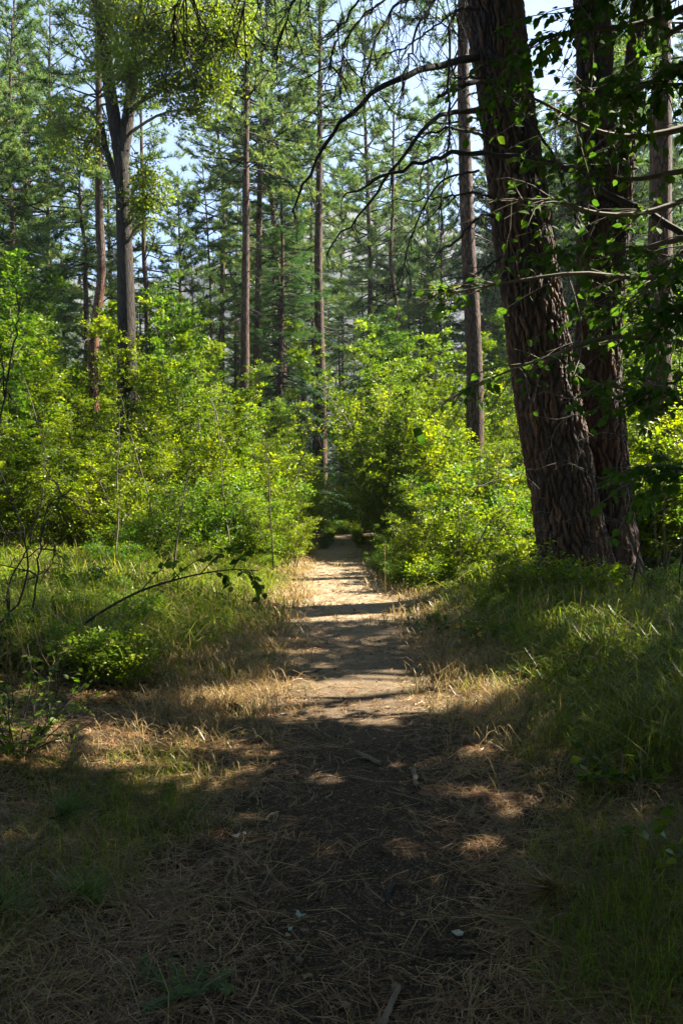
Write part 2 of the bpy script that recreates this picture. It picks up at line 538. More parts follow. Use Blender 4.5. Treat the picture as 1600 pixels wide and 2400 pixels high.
# ------------------------------------------------------------------ sun patches wanted near the camera, cut as gaps into the crowns
LIT = [  # centre x, y, radius x, y, turn
    (0.15, 6.45, 1.40, 0.72, rad(18)),
    (-1.5, 4.78, 1.2, 0.42, rad(4)), (-0.72, 4.42, 0.25, 0.12, 0), (-0.18, 4.58, 0.22, 0.07, 0),
    (-0.84, 3.08, 0.24, 0.13, rad(20)),
    (2.35, 7.3, 0.5, 0.33, rad(15)), (3.3, 6.8, 0.6, 0.35, 0), (2.3, 8.6, 0.5, 0.2, 0), (2.7, 5.7, 0.35, 0.2, 0),
    (0.84, 5.03, 0.12, 0.10, 0), (0.78, 4.36, 0.24, 0.08, 0), (0.95, 5.4, 0.10, 0.06, 0),
    (-2.75, 5.15, 0.55, 0.30, 0), (-2.2, 5.9, 0.45, 0.12, 0), (-1.0, 5.75, 0.35, 0.12, 0),
    (-0.5, 8.2, 0.45, 0.10, 0), (-1.7, 7.7, 0.5, 0.14, 0), (0.5, 9.0, 0.5, 0.06, 0),
    (0.1, 10.45, 1.0, 0.20, 0), (-2.8, 8.6, 0.6, 0.2, 0),
]

def ground_hit(Pt):
    Pt = np.asarray(Pt, float)
    return Pt[:, 0] - SKX * Pt[:, 2], Pt[:, 1] - SKY_ * Pt[:, 2]

def in_lit(gx, gy, grow=0.0):
    wob = 0.06 * np.sin(gx * 5.1 + gy * 3.3) + 0.04 * np.sin(gx * 11 - gy * 9)
    edge = 10.5 - 0.35 * np.clip(-gx - 0.9, 0, 3) + 1.6 * np.clip(gx - 1.1, 0, 2) + 0.25 * np.sin(gx * 1.7) + wob
    lit = gy > edge
    for cx, cy, rx, ry, a in LIT:
        dx, dy = gx - cx, gy - cy
        u = (dx * math.cos(a) + dy * math.sin(a)) / (rx + grow)
        v = (-dx * math.sin(a) + dy * math.cos(a)) / (ry + grow)
        lit |= (u * u + v * v) < 1 + 2.5 * wob
    return lit

def opens(Pt, grow=0.05):
    """True where foliage would close one of the gaps that let the sun through"""
    gx, gy = ground_hit(Pt)
    return in_lit(gx, gy, grow) & (gx < 6)


# ================================================================== ground, path, hillside
def axis(lo, hi, fine, n):
    t = np.linspace(-1, 1, n)
    k = 4.2
    s = np.sinh(k * t) / math.sinh(k)
    return np.where(s < 0, -s * lo, s * hi)

def sheet(xs, ys, zf):
    X, Y = np.meshgrid(xs, ys)
    V = np.stack([X, Y, zf(X, Y)], -1).reshape(-1, 3)
    nx, ny = len(xs), len(ys)
    i = np.arange(ny - 1)[:, None] * nx + np.arange(nx - 1)[None]
    F = np.stack([i, i + 1, i + nx + 1, i + nx], -1).reshape(-1, 4)
    return V, F

g = Geo()
ys = np.concatenate([np.linspace(-40, 0, 30)[:-1], np.linspace(0, 14, 150)[:-1], np.linspace(14, 40, 90)[:-1], np.linspace(40, 420, 60)])
xs = np.concatenate([np.linspace(-400, -30, 30)[:-1], np.linspace(-30, -6, 60)[:-1], np.linspace(-6, 6, 120)[:-1], np.linspace(6, 30, 60)[:-1], np.linspace(30, 400, 30)])
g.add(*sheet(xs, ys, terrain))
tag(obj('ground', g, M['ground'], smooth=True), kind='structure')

g = Geo()
ys = np.linspace(1.0, 36, 420)
us = np.linspace(-1, 1, 16)
V = []
for y in ys:
    wl = 0.60 + 0.10 * math.sin(y * 1.7) + 0.07 * math.sin(y * 4.1 + 1) + 0.04 * math.sin(y * 9.0)
    wr = 0.60 + 0.10 * math.sin(y * 1.3 + 2) + 0.07 * math.sin(y * 3.7 + 4) + 0.04 * math.sin(y * 8.1)
    c = float(path_centre(y))
    x = c + np.where(us < 0, us * wl, us * wr)
    z = terrain(x, np.full_like(x, y)) + 0.005
    z = z - 0.02 * np.abs(us) ** 8            # edges dip under the forest floor
    V.append(np.stack([x, np.full_like(x, y), z], -1))
V = np.concatenate(V)
i = np.arange(len(ys) - 1)[:, None] * 16 + np.arange(15)[None]
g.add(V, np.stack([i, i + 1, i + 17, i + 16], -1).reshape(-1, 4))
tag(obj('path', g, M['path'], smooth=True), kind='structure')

def hill_z(X, Y):
    az = X / np.maximum(Y, 50)
    ridge = 0.30 + 0.05 * np.sin(az * 5 + 0.9) + 0.02 * np.sin(az * 17 + 2)
    t = np.clip((Y - 260) / 420, 0, 1)
    return 0.5 + (ridge * 680) * (t ** 1.15) + 7 * t * np.sin(X * 0.031) * np.sin(Y * 0.027 + 1) + 3 * t * np.sin(X * 0.11 + Y * 0.05)

g = Geo()
g.add(*sheet(np.linspace(-520, 520, 120), np.linspace(250, 690, 70), hill_z))
tag(obj('hillside', g, M['hill'], smooth=True), kind='structure')

# wood on the hillside: small simple conifers, one mass
g = Geo()
n = 3600
x = R.uniform(-260, 260, n); y = R.uniform(255, 680, n)
keep = np.sin(x * 0.03 + 1) + np.sin(y * 0.035 + x * 0.01) + R.normal(0, 0.9, n) > -0.4
x, y = x[keep], y[keep]; n = len(x)
z = hill_z(x, y); h = R.uniform(5, 11, n)
rings = []
for k in range(6):
    f0 = k / 6
    c = np.stack([x, y, z + h * (0.12 + 0.88 * f0)], -1)
    a = R.uniform(0, 6.28, (n, 5)) 
    rr = h[:, None] * 0.17 * (1 - f0) * R.uniform(0.6, 1.2, (n, 5)) + 0.2
    apex = c + np.array([0, 0, 1]) * (h * 0.3)[:, None]
    aa = np.sort(a, 1)
    ringv = c[:, None] + np.stack([np.cos(aa) * rr, np.sin(aa) * rr, -0.04 * h[:, None] * R.uniform(0, 1, (n, 5))], -1)
    V = np.concatenate([apex[:, None], ringv], 1).reshape(-1, 3)
    b = np.arange(n)[:, None, None] * 6
    j = np.arange(5)
    F = (b + np.stack([np.zeros(5, int), 1 + j, 1 + (j + 1) % 5], -1)[None]).reshape(-1, 3)
    g.add(V, F, np.repeat(R.uniform(0, 1, n), 6))
tag(obj('distant_woods', g, M['needle_blue']), 'hazy wood of small conifers scattered over the distant hillside', 'woods', kind='stuff')

# ================================================================== tree builders (local coordinates, base at the origin)
def trunk_path(H, bend=0.15, lean=(0, 0), n=14):
    z = np.linspace(0, H, n)
    a, b = R.uniform(0, 6.28, 2)
    x = lean[0] * z + bend * np.sin(z * 0.35 + a) - bend * math.sin(a)
    y = lean[1] * z + bend * np.sin(z * 0.3 + b) - bend * math.sin(b)
    return np.stack([x, y, z], -1)

def trunk_geo(path, r0, flare=0.35, sides=12, top=0.15):
    H = path[-1, 2]
    P2 = smooth_poly(path, max(26, int(H * 2.2)))
    z = P2[:, 2]
    r = r0 * (1 - (1 - top) * (z / H) ** 1.15) + r0 * flare * np.exp(-z / 0.45)
    P2[0, 2] -= 0.4
    g = Geo()
    g.add(*tube(P2, r * (1 + 0.04 * np.sin(z * 2.1)), sides, 0.025))
    return g, P2, r

def at_height(P2, z):
    i = np.interp(z, P2[:, 2], np.arange(len(P2)))
    k = np.minimum(i.astype(int), len(P2) - 2); f = (i - k)[:, None]
    return P2[k] * (1 - f) + P2[k + 1] * f

def pine_crown(P2, H, cb, Lmax, nbr, style='pine', dens=1.0, keep=None, side=None, ntuft=13, nw=0.014):
    """branches, twigs and needle tufts of a conifer; returns twig Geo (material 0) and needles (material 1) in one Geo"""
    g = Geo()
    TP, TD = [], []
    zz = cb + (H * 0.985 - cb) * np.sort(R.uniform(0, 1, nbr)) ** (0.95 if style == 'pine' else 1.05)
    base = at_height(P2, zz)
    for i in range(nbr):
        t = (zz[i] - cb) / (H - cb)
        az = i * 2.4 + R.normal(0, 0.5)
        if style == 'pine':
            L = Lmax * (min(1, 0.5 + 2.2 * t)) * (1 - t) ** 0.55 * R.uniform(0.65, 1.15) + 0.35
            el = -0.12 + 0.75 * t + R.normal(0, 0.15)
            dr, up = 0.05, 0.16
        else:
            L = Lmax * (1 - t) ** 0.85 * R.uniform(0.75, 1.1) + 0.25
            el = -0.25 + 0.5 * t + R.normal(0, 0.08)
            dr, up = 0.05, 0.06
        d = np.array([math.cos(az) * math.cos(el), math.sin(az) * math.cos(el), math.sin(el)])
        br = curve(base[i], d, L, 6, dr, 0.09, up)
        g.add(*tube(br, np.linspace(0.012 * L + 0.012, 0.005, 7), 4), mat=0)
        if style == 'pine':
            m = max(4, int(L * 9.5 * dens))
            s = R.uniform(0.22, 1.0, m) ** 0.75
            p, dd = interp(br, s)
            sd = nrm(np.cross(dd, [0, 0, 1.0])) * R.choice([-1, 1], m)[:, None]
            td = nrm(dd * 0.7 + sd * R.uniform(0.2, 0.9, m)[:, None] + np.array([0, 0, 1.0]) * R.uniform(-0.15, 0.5, m)[:, None])
            tl = R.uniform(0.15, 0.55, m) * (1.15 - 0.5 * s) * min(1.2, 0.5 + L / 3)
            e = p + td * tl[:, None]
            ok = np.ones(m, bool)
            if keep is not None:
                ok = keep(e)
            V, F = sticks(p[ok], e[ok], 0.008, 0.004, R.standard_normal((ok.sum(), 3)) * 0.03)
            g.add(V, F, mat=0)
            TP.append(e[ok]); TD.append(td[ok])
            half = ok & (R.uniform(0, 1, m) < 0.5)
            TP.append((p + (e - p) * 0.55)[half]); TD.append(td[half])
        else:
            m = max(5, int(L * 9 * dens))
            s = R.uniform(0.12, 1.0, m) ** 0.85
            p, dd = interp(br, s)
            sd = nrm(np.cross(dd, [0, 0, 1.0])) * R.choice([-1, 1], m)[:, None]
            td = nrm(dd * 0.75 + sd * R.uniform(0.3, 0.9, m)[:, None] + np.array([0, 0, 1.0]) * R.uniform(-0.45, 0.05, m)[:, None])
            tl = R.uniform(0.25, 0.6, m) * (1.2 - 0.7 * s) * min(1.3, 0.45 + L / 2.5)
            e = p + td * tl[:, None]
            ok = np.ones(m, bool) if keep is None else keep(e)
            p, e, td, m = p[ok], e[ok], td[ok], int(ok.sum())
            if m == 0:
                continue
            # flat sprays: short needle-clad side shoots along each twig
            q = 9
            f = R.uniform(0.1, 1, (m, q, 1))
            c = p[:, None] + (e - p)[:, None] * f
            sdd = nrm(np.cross(td, [0, 0, 1.0]))[:, None] * R.choice([-1, 1], (m, q, 1))
            nd = nrm(td[:, None] * 0.8 + sdd * R.uniform(0.4, 1.0, (m, q, 1)) + R.normal(0, 0.18, (m, q, 3)) + np.array([0, 0, -0.12]))
            ln = R.uniform(0.09, 0.17, (m, q, 1)) * 1.15
            w = np.cross(nd, [0, 0, 1.0]); w = nrm(w) * 0.022
            V = np.stack([c - w, c + nd * ln * 0.6 - w * 0.9, c + nd * ln, c + nd * ln * 0.5 + w], 2).reshape(-1, 3)
            b = np.arange(m * q)[:, None] * 4
            tt = np.repeat(R.uniform(0, 1, m), q * 4)
            g.add(V, np.concatenate([b + [[0, 1, 2]], b + [[0, 2, 3]]]), tt, mat=1)
    if style == 'pine' and TP:
        C = np.concatenate(TP); D = np.concatenate(TD)
        D = nrm(D + np.array([0, 0, 0.25]))
        V, F, t = needles(C, D, ntuft, 0.22, nw, 0.85, 0.06)
        g.add(V, F, t, mat=1)
    return g

def dead_twigs(P2, r, z0, z1, n, Lmax=1.4):
    g = Geo()
    zz = R.uniform(z0, z1, n)
    b = at_height(P2, zz)
    for i in range(n):
        az = R.uniform(0, 6.28); L = Lmax * R.uniform(0.25, 1.0) ** 1.3
        d = np.array([math.cos(az), math.sin(az), R.normal(0.0, 0.25)])
        c = curve(b[i], d, L, 5, 0.10, 0.14)
        g.add(*tube(c, np.linspace(0.012 + 0.010 * L, 0.004, 6), 4))
        m = int(3 + 5 * L)
        p, dd = interp(c, R.uniform(0.3, 1, m))
        e = p + nrm(dd + R.standard_normal((m, 3)) * 0.7 + [0, 0, -0.25]) * (R.uniform(0.12, 0.45, m) * L)[:, None]
        g.add(*sticks(p, e, 0.007, 0.003, R.standard_normal((m, 3)) * 0.03))
    return g

def make_conifer(name, label, H, r0, cb, Lmax, nbr, style='pine', needle='needle', bark='bark', path=None, cat='tree',
                 group=None, loc=(0, 0, 0), dens=1.0, dead=(0, 0), keep=None, flare=0.35, ntuft=13, nw=0.014, dead_len=1.4, top=0.15):
    root = thing(name, label, cat, loc, 0, group)
    if path is None:
        path = trunk_path(H, R.uniform(0.05, 0.2), R.normal(0, 0.008, 2))
    tg, P2, r = trunk_geo(path, r0, flare, top=top)
    obj('trunk', tg, M[bark], root, smooth=True)
    H = P2[-1, 2]
    kp = None
    if keep is not None:
        off = np.array(loc)
        kp = lambda e: keep(e + off)
    cg = pine_crown(P2, H, cb, Lmax, nbr, style, dens, kp, None, ntuft, nw)
    obj('crown', cg, [M['twig'], M[needle]], root)
    if dead[0]:
        o = obj('dead_branches', dead_twigs(P2, r, dead[1], cb + 1.5, dead[0], dead_len), M['twig'], root)
        o['kind'] = 'stuff'
    return root, P2

# ================================================================== the great double pine right of the path
def worley(u, v, per, seed=0):
    """distance to nearest and second nearest jittered cell point on a strip periodic in u"""
    rg = np.random.default_rng(seed)
    nv = int(v.max()) + 4
    J = rg.uniform(0.05, 0.95, (per, nv, 2))
    iu = np.floor(u).astype(int); iv = np.floor(v).astype(int)
    f1 = np.full(u.shape, 9.0); f2 = np.full(u.shape, 9.0); cid = np.zeros(u.shape)
    H = rg.uniform(0, 1, (per, nv))
    for a in (-1, 0, 1):
        for b in (-1, 0, 1):
            cu, cv = iu + a, iv + b
            m = np.clip(cv, 0, nv - 1); k = cu % per
            du = cu + J[k, m, 0] - u; dv = cv + J[k, m, 1] - v
            d = np.abs(du) * 0.75 + np.sqrt(du * du + dv * dv) * 0.45
            near = d < f1
            f2 = np.where(near, f1, np.minimum(f2, d)); cid = np.where(near, H[k, m], cid); f1 = np.where(near, d, f1)
    return f1, f2, cid

def barked_trunk(ctrl, nz, na, cell=0.085, depth=0.03, seed=1, flare=0.2):
    """ctrl rows: x, y, z, radius. Plates of bark stand proud of the furrows between them."""
    C = smooth_poly(ctrl, nz)
    Pc, Rr = C[:, :3], C[:, 3]
    z = Pc[:, 2]
    a = np.linspace(0, 2 * PI, na, endpoint=False)
    A, Z = np.meshgrid(a, z)
    Rg = np.repeat(Rr[:, None], na, 1)
    # buttressed foot
    foot = np.exp(-np.clip(Z - z[0], 0, None) / 0.55)
    Rg = Rg * (1 + foot * (flare + 0.12 * np.sin(A * 5 + seed) + 0.07 * np.sin(A * 9 + 2 * seed)))
    Rg = Rg * (1 + 0.03 * np.sin(A * 3 + Z * 0.8 + seed) + 0.02 * np.sin(A * 2 - Z * 1.7))
    per = max(10, int(2 * PI * Rr.mean() / cell))
    warp = 0.14 * np.sin(Z * 2.3 + A * 2) + 0.09 * np.sin(Z * 9.1 - A * 3 + 1) + 0.08 * np.sin(Z * 21 + A * 7)
    U = (A / (2 * PI) * per + warp) % per
    W = (Z - z[0]) / (cell * 2.7) + 0.4 * np.sin(A * 4 + Z) + 1.5
    f1, f2, cid = worley(U, W, per, seed)
    edge = np.clip((f2 - f1) / 0.30, 0, 1)
    plate = edge ** 0.75
    f1b, f2b, _ = worley((U * 2.3) % int(per * 2.3), W * 2.6, int(per * 2.3), seed + 5)
    crack = np.clip((f2b - f1b) / 0.2, 0, 1)
    disp = depth * (plate * (0.65 + 0.5 * cid) + 0.42 * crack * plate + 0.10 * R.standard_normal(A.shape) * 0.5) - depth * 0.8
    rr = Rg + disp
    T = nrm(np.gradient(Pc, axis=0))
    ref = np.array([0, 1.0, 0])
    Ux = nrm(np.cross(ref, T)); Wy = np.cross(T, Ux)
    V = Pc[:, None] + rr[..., None] * (np.cos(A)[..., None] * Ux[:, None] + np.sin(A)[..., None] * Wy[:, None])
    i = np.arange(nz - 1)[:, None] * na; j = np.arange(na)[None]; j2 = (j + 1) % na
    F = np.stack([i + j, i + j2, i + na + j2, i + na + j], -1).reshape(-1, 4)
    g = Geo()
    g.add(V.reshape(-1, 3), F, (0.15 + 0.55 * cid + 0.3 * crack).ravel() * np.clip(plate * 1.3, 0, 1).ravel())
    return g

def big_bark():
    m, nt, N, L = nodes_of('old_pine_bark_plates')
    at = N.new('ShaderNodeAttribute'); at.attribute_name = 'tint'
    tc = N.new('ShaderNodeTexCoord')
    mp = N.new('ShaderNodeMapping'); mp.inputs['Scale'].default_value = (1, 1, 0.25)
    L.new(tc.outputs['Object'], mp.inputs['Vector'])
    n1 = noise(nt, mp.outputs[0], 22, 5, 0.7, 0.3)
    n2 = noise(nt, tc.outputs['Object'], 120, 3, 0.7)
    n3 = noise(nt, mp.outputs[0], 1.6, 3, 0.5)
    col = ramp(nt, at.outputs['Fac'], [(0.0, (0.008, 0.006, 0.005)), (0.3, (0.03, 0.018, 0.012)), (0.7, (0.085, 0.043, 0.024)), (1.0, (0.16, 0.08, 0.038))]).outputs[0]
    col = mixc(nt, ramp(nt, n1.outputs[0], [(0.4, (0, 0, 0)), (0.7, (0.8, 0.8, 0.8))]).outputs[0], col, (0.055, 0.043, 0.036))
    col = mixc(nt, ramp(nt, n3.outputs[0], [(0.55, (0, 0, 0)), (0.7, (0.6, 0.6, 0.6))]).outputs[0], col, (0.17, 0.085, 0.036))
    pb = N.new('ShaderNodeBsdfPrincipled'); pb.inputs['Roughness'].default_value = 0.8
    pb.inputs['Specular IOR Level'].default_value = 0.3
    L.new(col, pb.inputs['Base Color'])
    bp = N.new('ShaderNodeBump'); bp.inputs['Strength'].default_value = 0.7; bp.inputs['Distance'].default_value = 0.008
    L.new(n2.outputs[0], bp.inputs['Height']); L.new(bp.outputs[0], pb.inputs['Normal'])
    out = N.new('ShaderNodeOutputMaterial'); L.new(pb.outputs[0], out.inputs[0])
    return m
M['big_bark'] = big_bark()

def px_trunk(rows, d, lean_y=0.0, extra_top=None):
    """rows px, py, width in pixels (top to bottom) at depth d -> control rows bottom to top"""
    out = []
    for px, py, w in rows[::-1]:
        p = P(px, py, d)
        out.append([p[0], p[1], p[2], w / 2 / FPX * d])
    return np.array(out)

DA = 12.4
A_rows = px_trunk([(1120, -190, 140), (1151, 0, 134), (1180, 204, 124), (1205, 408, 126), (1257, 765, 142), (1281, 919, 142), (1312, 1108, 144), (1335, 1250, 152), (1345, 1338, 160), (1350, 1440, 168)], DA)
dA = A_rows[1:, :3] - A_rows[:-1, :3]
top = A_rows[-1].copy()
extra = [[top[0] - 0.55, top[1], top[2] + 4, 0.42], [top[0] - 0.9, top[1], top[2] + 9, 0.32], [top[0] - 1.0, top[1], top[2] + 14, 0.10]]
A_ctrl = np.vstack([A_rows, extra])
baseA = np.array([A_rows[0, 0], A_rows[0, 1], tz(A_rows[0, 0], A_rows[0, 1])])
DB = 12.95
B_rows = px_trunk([(1380, -190, 70), (1385, 0, 76), (1393, 204, 80), (1396, 408, 84), (1400, 612, 92), (1403, 919, 108), (1408, 1108, 124), (1416, 1312, 150), (1420, 1440, 168)], DB)
topB = B_rows[-1].copy()
B_ctrl = np.vstack([B_rows, [[topB[0] - 0.2, topB[1], topB[2] + 5, 0.25], [topB[0] - 0.3, topB[1], topB[2] + 11, 0.06]]])
B2_rows = px_trunk([(1502, -160, 34), (1496, 0, 36), (1478, 200, 38), (1464, 400, 40), (1448, 600, 44), (1436, 740, 48), (1424, 880, 56), (1416, 1000, 60)], DB - 0.12)
topC = B2_rows[-1].copy()
B2_ctrl = np.vstack([B2_rows, [[topC[0] + 0.3, topC[1], topC[2] + 4, 0.09], [topC[0] + 0.4, topC[1], topC[2] + 7, 0.03]]])

treeA = thing('pine_tree', 'massive old pine with furrowed dark bark leaning left beside the path', 'tree', baseA)
offA = np.array(baseA)
def local(ctrl, off):
    c = np.array(ctrl, float).copy(); c[:, :3] -= off; return c
gA = barked_trunk(local(A_ctrl, offA), 480, 176, 0.12, 0.044, 3, 0.34)
obj('trunk', gA, M['big_bark'], treeA, smooth=False)

baseB = np.array([B_rows[0, 0], B_rows[0, 1], tz(B_rows[0, 0], B_rows[0, 1])])
treeB = thing('pine_tree', 'forked dark pine pressed against the back of the massive leaning pine', 'tree', baseB)
obj('trunk', barked_trunk(local(B_ctrl, baseB), 380, 126, 0.11, 0.038, 9, 0.25), M['big_bark'], treeB)
obj('fork_stem', barked_trunk(local(B2_ctrl, baseB), 260, 72, 0.07, 0.02, 14, 0.0), M['big_bark'], treeB)

# crowns above the picture
PA = smooth_poly(local(A_ctrl, offA), 60)[:, :3]
PA = PA[np.argsort(PA[:, 2])]
notlit = lambda off: (lambda e: ~opens(e + off, 0.0))
cgA = pine_crown(PA, PA[-1, 2], 11.5, 3.2, 46, 'pine', 1.0, notlit(offA), ntuft=12, nw=0.016)
obj('crown', cgA, [M['twig'], M['needle']], treeA)
PB = smooth_poly(local(B_ctrl, baseB), 50)[:, :3]
cgB = pine_crown(PB, PB[-1, 2], 10.5, 2.8, 40, 'pine', 1.0, notlit(baseB), ntuft=12, nw=0.016)
obj('crown', cgB, [M['twig'], M['needle']], treeB)

# long dead limbs of the great pine: picture rows px, py, depth, width in pixels
def limb(rows, parent, off, twigs=10, tl=0.5, mat='twig', name='dead_branch', droop=-0.5, n=22):
    c = np.array([[*P(px, py, d), w * 0.38 / FPX * d] for px, py, d, w in rows])
    c = smooth_poly(c, n)
    Pts = c[:, :3] - off + R.normal(0, 1, (n, 3)) * np.linspace(0.004, 0.022, n)[:, None]
    g = Geo()
    g.add(*tube(Pts, c[:, 3], 7, 0.06))
    if twigs:
        p, dd = interp(Pts, R.uniform(0.12, 1, twigs))
        for i in range(twigs):
            d = nrm(dd[i] * 0.6 + R.standard_normal(3) * 0.6 + [0, 0, droop])
            L = tl * R.uniform(0.3, 1.2)
            k = curve(p[i], d, L, 5, 0.08, 0.18)
            g.add(*tube(k, np.linspace(0.009, 0.003, 6), 4))
            m = int(2 + 6 * L)
            p2, d2 = interp(k, R.uniform(0.25, 1, m))
            e = p2 + nrm(d2 + R.standard_normal((m, 3)) * 0.8 + [0, 0, -0.2]) * R.uniform(0.06, 0.28, (m, 1))
            g.add(*sticks(p2, e, 0.0055, 0.0025, R.standard_normal((m, 3)) * 0.02))
    return obj(name, g, M[mat], parent, smooth=True)

limb([(1120, 132, 12.2, 24), (1060, 146, 11.6, 22), (980, 168, 11.0, 19), (900, 205, 10.6, 17), (820, 270, 10.4, 14), (760, 345, 10.3, 11), (712, 430, 10.2, 8), (692, 486, 10.2, 6)], treeA, offA, 9, 0.45)
limb([(1150, 250, 12.2, 20), (1090, 262, 11.7, 16), (1030, 272, 11.3, 14), (985, 310, 11.1, 12), (930, 380, 10.9, 10), (880, 455, 10.8, 8), (820, 530, 10.8, 6), (765, 600, 10.8, 4)], treeA, offA, 10, 0.5)
limb([(1170, 190, 12.1, 22), (1120, 190, 11.6, 18), (1070, 208, 11.4, 14), (1025, 228, 11.3, 9)], treeA, offA, 5, 0.4)
limb([(1190, 340, 12.2, 12), (1130, 318, 11.8, 10), (1060, 300, 11.4, 8), (1000, 312, 11.3, 6), (940, 330, 11.3, 4)], treeA, offA, 8, 0.4)
limb([(1215, 505, 12.2, 10), (1130, 455, 12.0, 8), (1040, 462, 11.8, 6), (930, 470, 11.7, 3)], treeA, offA, 8, 0.45)
limb([(1230, 560, 12.3, 9), (1140, 505, 12.0, 8), (1070, 560, 11.8, 7), (1010, 605, 11.7, 4)], treeA, offA, 6, 0.4)
# drooping dead boughs that hang into the top of the picture
for rows in ([(1110, -120, 11.8, 14), (1000, -60, 10.8, 11), (930, 10, 10.2, 8), (880, 100, 10, 6), (850, 190, 10, 4)],
             [(1100, -160, 11.8, 14), (980, -110, 10.5, 10), (880, -40, 9.8, 8), (800, 60, 9.4, 6), (770, 160, 9.3, 4)],
             [(1090, -200, 11.6, 14), (900, -150, 9.8, 10), (760, -80, 9, 8), (690, 0, 8.6, 6), (655, 90, 8.6, 3)],
             [(1080, -230, 11.5, 13), (820, -170, 9, 10), (640, -90, 8.2, 8), (575, -10, 7.9, 6), (545, 70, 7.8, 3)],
             [(1120, -60, 12.0, 14), (1050, -30, 11.2, 10), (990, 40, 10.8, 8), (960, 130, 10.7, 6), (940, 220, 10.7, 3)],
             [(1120, 20, 12.0, 12), (1065, 30, 11.5, 10), (1050, 140, 11.3, 8), (1052, 300, 11.2, 7), (1040, 420, 11.2, 5), (1030, 560, 11.2, 4)],
             [(1100, -90, 11.8, 10), (960, -40, 10.4, 8), (830, 60, 9.9, 6), (800, 160, 9.8, 5), (795, 240, 9.8, 3)],
             [(1090, -190, 11.6, 12), (700, -170, 8.8, 9), (480, -100, 8, 7), (430, -20, 7.8, 5), (415, 40, 7.8, 3)]):
    limb(rows, treeA, offA, 20, 0.85, droop=-0.9)
for rows in ([(1060, 30, 11.2, 6), (950, 110, 11, 5), (830, 150, 11, 3)], [(1120, 400, 12.0, 8), (1030, 430, 11.8, 6), (960, 560, 11.7, 5), (930, 700, 11.7, 3)],
             [(1180, 600, 12.1, 8), (1120, 640, 11.9, 6), (1060, 690, 11.8, 4)]):
    limb(rows, treeA, offA, 12, 0.6, droop=-0.6)

# ================================================================== single pines one can point to
def px_pine(name, label, rows, d, H, cb, Lmax, nbr, bark='bark', needle='needle', style='pine', dead=(12, 2.0), dens=1.0, dead_len=1.5, ntuft=9, nw=0.033, top=0.2):
    nbr = int(nbr * 1.5)
    c = px_trunk(rows, d)
    bx, by = c[0, 0] + (c[0, 0] - c[1, 0]) * 0.2, c[0, 1]
    z0 = tz(bx, by)
    base = np.array([bx, by, z0])
    pts = [[0, 0, 0]] + [list(q[:3] - base) for q in c if q[2] > z0 + 0.5]
    tp = np.array(pts[-1])
    dirn = nrm(np.array(pts[-1]) - np.array(pts[-2]))
    dirn = nrm(dirn * 0.3 + [0, 0, 1.0])
    while tp[2] < H:
        tp = tp + dirn * 3.0
        pts.append(list(tp))
    pts = np.array(pts)
    return make_conifer(name, label, H, float(np.median(c[:, 3])) * 1.12, cb, Lmax, nbr, style, needle, bark, pts, loc=base, dead=dead, dens=dens,
                        flare=0.25, dead_len=dead_len, ntuft=ntuft, nw=nw, top=top)

px_pine('pine_tree', 'slim dark pine trunk nearest the left edge of the view', [(118, 0, 12), (116, 300, 13), (112, 560, 15)], 36, 23, 9, 3.2, 60)
px_pine('pine_tree', 'thin crooked dark trunk left of the red barked pine', [(186, 420, 14), (192, 520, 15), (204, 600, 16), (200, 660, 16), (203, 750, 17)], 34, 17, 10.5, 2.2, 34)
px_pine('pine_tree', 'slender pine with orange red bark low on its trunk', [(230, 100, 22), (232, 300, 24), (233, 500, 25), (238, 640, 26), (225, 760, 27), (220, 860, 27)], 26, 22, 12, 2.6, 46, bark='bark_red')
px_pine('pine_tree', 'thin pine trunk just behind the forked cottonwood', [(330, 200, 14), (333, 400, 15), (338, 600, 16), (345, 740, 17)], 38, 22, 10, 2.6, 46)
px_pine('pine_tree', 'thin straight pine between the cottonwood and the twin pines', [(510, 300, 13), (522, 430, 14), (524, 560, 15), (520, 740, 17)], 42, 24, 13, 2.8, 46)
px_pine('pine_tree', 'very thin bare pole of a pine left of the thin straight pine', [(474, 380, 8), (484, 500, 9), (492, 650, 9), (494, 760, 10)], 40, 17, 11, 1.5, 22)
px_pine('pine_tree', 'dark lower leaning stem beside the thin straight pine', [(536, 560, 12), (543, 660, 14), (552, 760, 15)], 44, 15, 10.5, 1.6, 24)
px_pine('pine_tree', 'tall straight pine, the thicker of the twin trunks left of centre', [(580, 100, 20), (577, 300, 22), (576, 600, 23), (574, 820, 26)], 30, 24, 13, 2.8, 60, dead=(22, 3.0))
px_pine('pine_tree', 'dark pine, the thinner of the twin trunks left of centre', [(612, 250, 17), (608, 450, 18), (606, 650, 20), (602, 830, 22)], 33, 22, 12.5, 2.9, 60, dead=(24, 2.5))
px_pine('pine_tree', 'reddish pine trunk standing alone at the far end of the path', [(750, 150, 20), (748, 430, 24), (746, 640, 27), (750, 860, 29), (753, 1080, 31)], 34, 23, 15.5, 2.6, 46, dead=(30, 4.0), dead_len=1.9)
px_pine('pine_tree', 'thin dark pine right of the trunk at the path end', [(922, 300, 12), (920, 480, 13), (916, 620, 14), (930, 760, 15)], 40, 21, 13.5, 2.2, 30, dead=(26, 5.0))
px_pine('pine_tree', 'straight pine with pale sunlit edge behind the leaning pine', [(1085, 190, 34), (1090, 400, 37), (1098, 600, 39), (1108, 780, 41), (1112, 900, 43)], 22, 22, 11.5, 2.6, 46, dead=(24, 4.5))
px_pine('pine_tree', 'dark reddish pine trunk nearest the right edge of the view', [(1550, 0, 60), (1548, 300, 62), (1545, 600, 64), (1540, 900, 68)], 18, 21, 11, 2.6, 46, dead=(14, 5.0))

